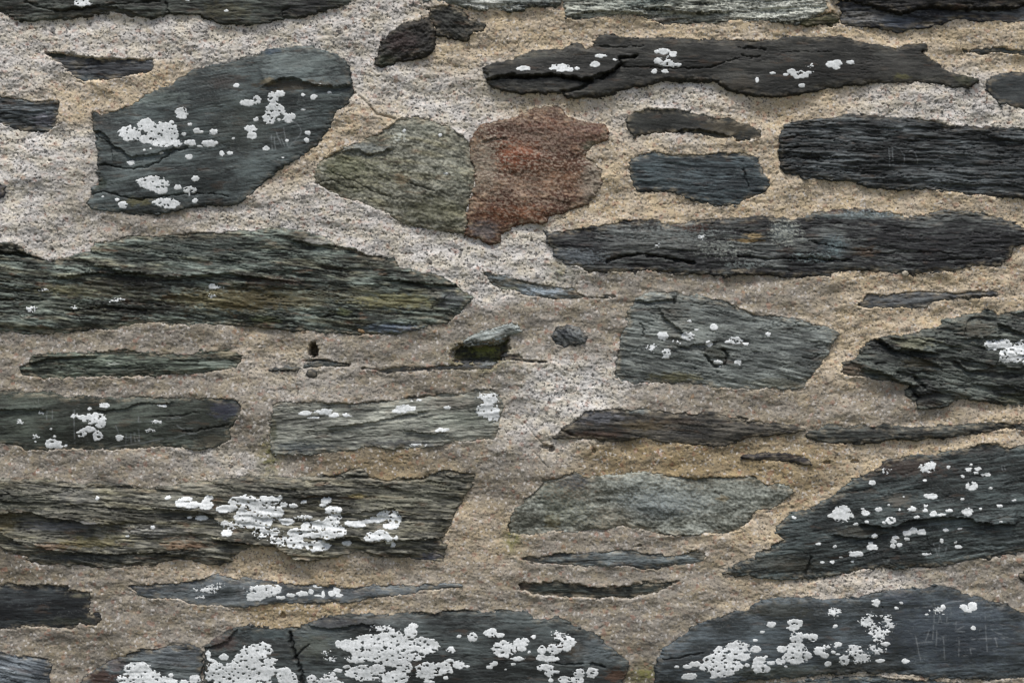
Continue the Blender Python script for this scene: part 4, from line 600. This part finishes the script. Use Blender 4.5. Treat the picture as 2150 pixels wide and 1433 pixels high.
# --- mortar: one continuous bed
TONES = {'W': (200, 197, 190), 'P': (184, 180, 172), 'Y': (175, 162, 140), 'G': (136, 130, 119), 'O': (142, 128, 102), 'D': (110, 104, 92)}
ANCH = '''P 100,130 P 300,60 P 620,80 P 760,60 P 700,150 P 880,200 P 1000,210 P 80,340 P 60,430 P 120,490 G 250,455 G 160,400 P 600,440 P 700,420 P 850,510 P 1050,520 P 1100,560 P 980,560 W 1180,825 W 1130,880 W 1215,795 P 1100,920 W 1050,525 W 960,560 W 80,330 W 70,400 W 880,190 P 1980,220 P 2050,240
Y 200,200 Y 270,190 Y 960,110 Y 1100,60 Y 1000,100 Y 1170,215 Y 1400,60 Y 1280,300 Y 1270,380 Y 1300,420 P 1480,190 P 1300,250 Y 1620,230 Y 1625,330 Y 1700,400 Y 1900,420 Y 2050,70 Y 1800,60 Y 2000,110 Y 2100,440 Y 760,260 Y 640,330 Y 560,350 Y 1800,590 Y 1850,680 Y 1950,665 Y 1740,750 Y 1700,780 Y 580,735 O 1250,950 O 1350,960 O 1500,970 O 1650,985 O 1470,1000 Y 1850,960 Y 2100,905 Y 1640,1100 Y 1560,1150 O 800,985 O 640,1275 Y 720,1290
G 600,705 G 300,720 G 450,715 G 80,740 G 300,810 G 100,810 G 530,850 D 520,900 G 800,810 G 700,800 P 640,790 G 800,730 G 900,730 G 1100,700 G 1200,650 G 1250,720 G 1500,590 G 1650,600 G 1420,600 G 1700,840 G 1900,830 G 1400,840 G 1600,830 G 1000,780 D 980,810 G 100,960 G 300,975 P 460,960 G 380,1000 D 700,970 D 990,960 G 1050,950 G 1080,1010 Y 1000,1080 Y 970,1180 D 1080,1050 G 900,1210 Y 540,1160 Y 380,1190 G 200,1190 D 20,1180 G 300,1220 G 250,1290 G 350,1280 G 150,1370 D 200,1350 G 400,1310 G 1000,1230 G 1350,1130 G 1200,1130 G 1300,1200 G 1500,1190 G 1400,1280 G 1500,1250 G 1350,1330 G 1230,1270 D 1340,1400 Y 1750,1210 P 1850,1210 P 1780,1230 G 2000,1200 G 2120,1230 Y 1600,1240'''
toks = ANCH.split(); num = np.zeros((NY, NX, 3)); den = np.zeros((NY, NX)); wsh = np.zeros((NY, NX))
cs = 6; XL = GXX[::cs, ::cs]; YL = GYY[::cs, ::cs]; nl = np.zeros(XL.shape+(3,)); dl = np.zeros(XL.shape); wl = np.zeros(XL.shape)
WXL = XL+50*fbm(XL/150, YL/90, 81, 3); WYL = YL+34*fbm(XL/150, YL/90, 84, 3)
for t, xy in zip(toks[0::2], toks[1::2]):
    ax, ay = [float(q) for q in xy.split(',')]
    k = np.exp(-(((WXL-ax)/72)**2+((WYL-ay)/40)**2)*.5)+1e-5/(1+((XL-ax)**2+(YL-ay)**2)/2e4)
    nl += k[..., None]*lin(TONES[t]); dl += k; wl += k*{'W': 1, 'P': 1, 'Y': .55, 'G': .15, 'O': .4, 'D': .1}[t]
nl /= dl[..., None]; wl /= dl
iy = np.clip(np.searchsorted(gy[::cs], gy, 'right')-1, 0, XL.shape[0]-2); ix = np.clip(np.searchsorted(gx[::cs], gx, 'right')-1, 0, XL.shape[1]-2)
ty = ((gy-gy[::cs][iy])/(gy[::cs][iy+1]-gy[::cs][iy]))[:, None]; tx = ((gx-gx[::cs][ix])/(gx[::cs][ix+1]-gx[::cs][ix]))[None, :]
ty = np.clip(ty, 0, 1); tx = np.clip(tx, 0, 1)
def up(Z):
    e = (lambda q: q[..., None]) if Z.ndim == 3 else (lambda q: q)
    return (Z[iy][:, ix]*e((1-ty)*(1-tx)) + Z[iy][:, ix+1]*e((1-ty)*tx) + Z[iy+1][:, ix]*e(ty*(1-tx)) + Z[iy+1][:, ix+1]*e(ty*tx))
tone = up(nl); wash = up(wl)
HM = 9*fbm(GXX/170, GYY/90, 91, 3) + 2.7*fbm(GXX/48, GYY/30, 94, 3)
gr = fbm(GXX/6.5, GYY/5.5, 97, 3, .7); gr2 = fbm(GXX/13, GYY/9, 99, 2)
HM += gr*(.7+.6*wash) + 1.0*gr2
pit = sstep(.40, .62, fbm(GXX/10, GYY/8, 101, 3, .6)); HM -= pit*3.2*(.3+wash)
# feathered edges where the mortar was pushed against and over the stones
near = np.exp(-np.maximum(-D, 0)/9.)
HM += near*(3.2*fbm(GXX/34, GYY/20, 103, 3)+1.2)
HM = np.where(D > 0, HM-2.6*D, HM)
# holes
for hx, hy, rx, ry, dp in [(657.5, 735, 9, 14, 60), (667, 757, 26, 3, 12), (718, 766, 18, 4, 12), (1148, 938, 13, 4, 12), (1158, 944, 6, 5, 14), (1247, 946, 4, 5, 10), (594, 1292, 5, 7, 8), (1795, 968, 8, 4, 8), (1736, 970, 7, 4, 7), (1810, 572, 4, 3, 6), (1578, 1003, 9, 4, 8), (1655, 1030, 9, 4, 8), (1343, 1145, 5, 3, 6), (1595, 1169, 5, 3, 8)]:
    r = np.sqrt(((GXX-hx)/rx)**2+((GYY-hy)/ry)**2)+.35*gr
    HM -= dp*sstep(1.25, .75, r)
for path, wd, dp in [('22: 360,740 430,830 520,920', 1.5, 2.5), ('22: 430,960 540,1080', 1.5, 2.5), ('12: 425,370 440,450 450,540', 1.6, 3), ('22: 850,890 900,950', 2, 3), ('10: 910,720 990,800 1040,860 1180,895', 2.2, 5), ('30: 300,1160 330,1300 400,1420', 1.2, 2), ('01: 210,0 120,120 60,380', 1.5, 2)]:
    dd, _, _, _ = poly_dist(GXX+2*gr, GYY+2*gr2, P(path), closed=False); HM -= dp*np.exp(-(dd/wd)**2)
HM = np.maximum(HM, -60)
tone = tone*(1+.22*fbm(GXX/60, GYY/40, 105, 4)[..., None]) * (1+.16*fbm(GXX/16, GYY/12, 107, 3)[..., None])
yel = np.clip(fbm(GXX/45, GYY/30, 109, 3)*1.6, -.35, .5)[..., None]
tone = tone*(1+yel*np.array([.04, 0, -.12]))
rd = np.clip((fbm(GXX/14, GYY/10, 111, 3)-.30)*3, 0, .5)[..., None]; tone = tone*(1-rd)+rd*tone*np.array([1.10, .92, .84])
rim = np.clip(near*sstep(-.05, .3, fbm(GXX/50, GYY/30, 113, 2)), 0, 1)*(D < 2); tone = tone*(1+.42*rim[..., None]*(1-wash[..., None]))
grn = np.exp(-(((GXX-1010)/60)**2+((GYY-750)/26)**2))*.6 + np.exp(-(((GXX-1075)/20)**2+((GYY-1130)/26)**2))*.6 + np.exp(-(((GXX-565)/22)**2+((GYY-960)/40)**2))*.5 + np.exp(-(((GXX-1355)/30)**2+((GYY-1415)/20)**2))*.6 + np.exp(-(((GXX-1175)/30)**2+((GYY-575)/22)**2))*.35
grn = np.clip(grn*(1.1+1.6*gr2), 0, .85)[..., None]; tone = tone*(1-grn)+grn*np.array([.15, .15, .05])
tone = np.clip(tone, .02, .72)
keep = D < 12
cells = keep[:-1, :-1] | keep[1:, :-1] | keep[:-1, 1:] | keep[1:, 1:]
full = (slice(0, NY), slice(0, NX))
mo = grid_mesh('mortar', MORTAR, full, HM, cells, -90, {'tone': ('C', tone), 'wash': ('F', wash)}, wall)
mo['label'] = 'sandy buff and grey mortar between the stones'
for si, s in enumerate(ST): build_stone(si, s)
# past a hundred stones (all of these lie beyond the frame) the farthest become one part
far = [c for c in wall.children if c.name.startswith('stone') and 'label' not in c]
def off(o):
    v = np.empty(len(o.data.vertices)*3, np.float32); o.data.vertices.foreach_get('co', v); m_ = v.reshape(-1, 3).mean(0)
    return max(abs(m_[0])-.75, abs(m_[2]-CZ)-.5)
far.sort(key=off); far = far[100-N_TRACED:]
if len(far) > 1:
    with bpy.context.temp_override(active_object=far[0], object=far[0], selected_objects=far, selected_editable_objects=far): bpy.ops.object.join()
    far[0].name = 'distant_stones'; far[0]['kind'] = 'stuff'

# solid body of the wall behind the faced stones
import bmesh
bm = bmesh.new(); bmesh.ops.create_cube(bm, size=1)
x0, x1, z0, z1 = (XA-CX)*S, (XB-CX)*S, CZ+(CY-YB)*S, CZ+(CY-YA)*S
for v_ in bm.verts: v_.co = Vector(((x0 if v_.co.x < 0 else x1), (.062 if v_.co.y < 0 else .46), (z0 if v_.co.z < 0 else z1)))
bmesh.ops.bevel(bm, geom=bm.edges[:], offset=.01, segments=2, affect='EDGES')
me = bpy.data.meshes.new('wall_core'); bm.to_mesh(me); bm.free(); me.materials.append(MORTAR)
at = me.color_attributes.new('tone', 'FLOAT_COLOR', 'POINT'); at.data.foreach_set('color', np.tile([.28, .25, .2, 1], len(me.vertices)).astype(np.float32))
core = bpy.data.objects.new('wall_core', me); scene.collection.objects.link(core); core.parent = wall

# ground in front of the wall (below the frame), sending a little light back up
G = NT('trodden_earth_and_grass'); pg = G.n('ShaderNodeNewGeometry').outputs['Position']
G.l(G.mix(G.mr(G.noise(pg, 3, 6, .7), .4, .6, 0, 1), (.07, .08, .035), (.16, .13, .09)), G.b.inputs['Base Color']); G.b.inputs['Roughness'].default_value = .95
G.bump(G.noise(pg, 60, 5, .7), .6, .02)
bm = bmesh.new(); bmesh.ops.create_grid(bm, x_segments=60, y_segments=60, size=60)
for v_ in bm.verts: v_.co.z = z0 + .012 + .01*math.sin(v_.co.x*1.3)*math.cos(v_.co.y*.9)
me = bpy.data.meshes.new('ground'); bm.to_mesh(me); bm.free(); me.materials.append(G.m)
gr_o = bpy.data.objects.new('ground', me); scene.collection.objects.link(gr_o); gr_o['kind'] = 'structure'
print('stones', len(ST), 'traced', N_TRACED)
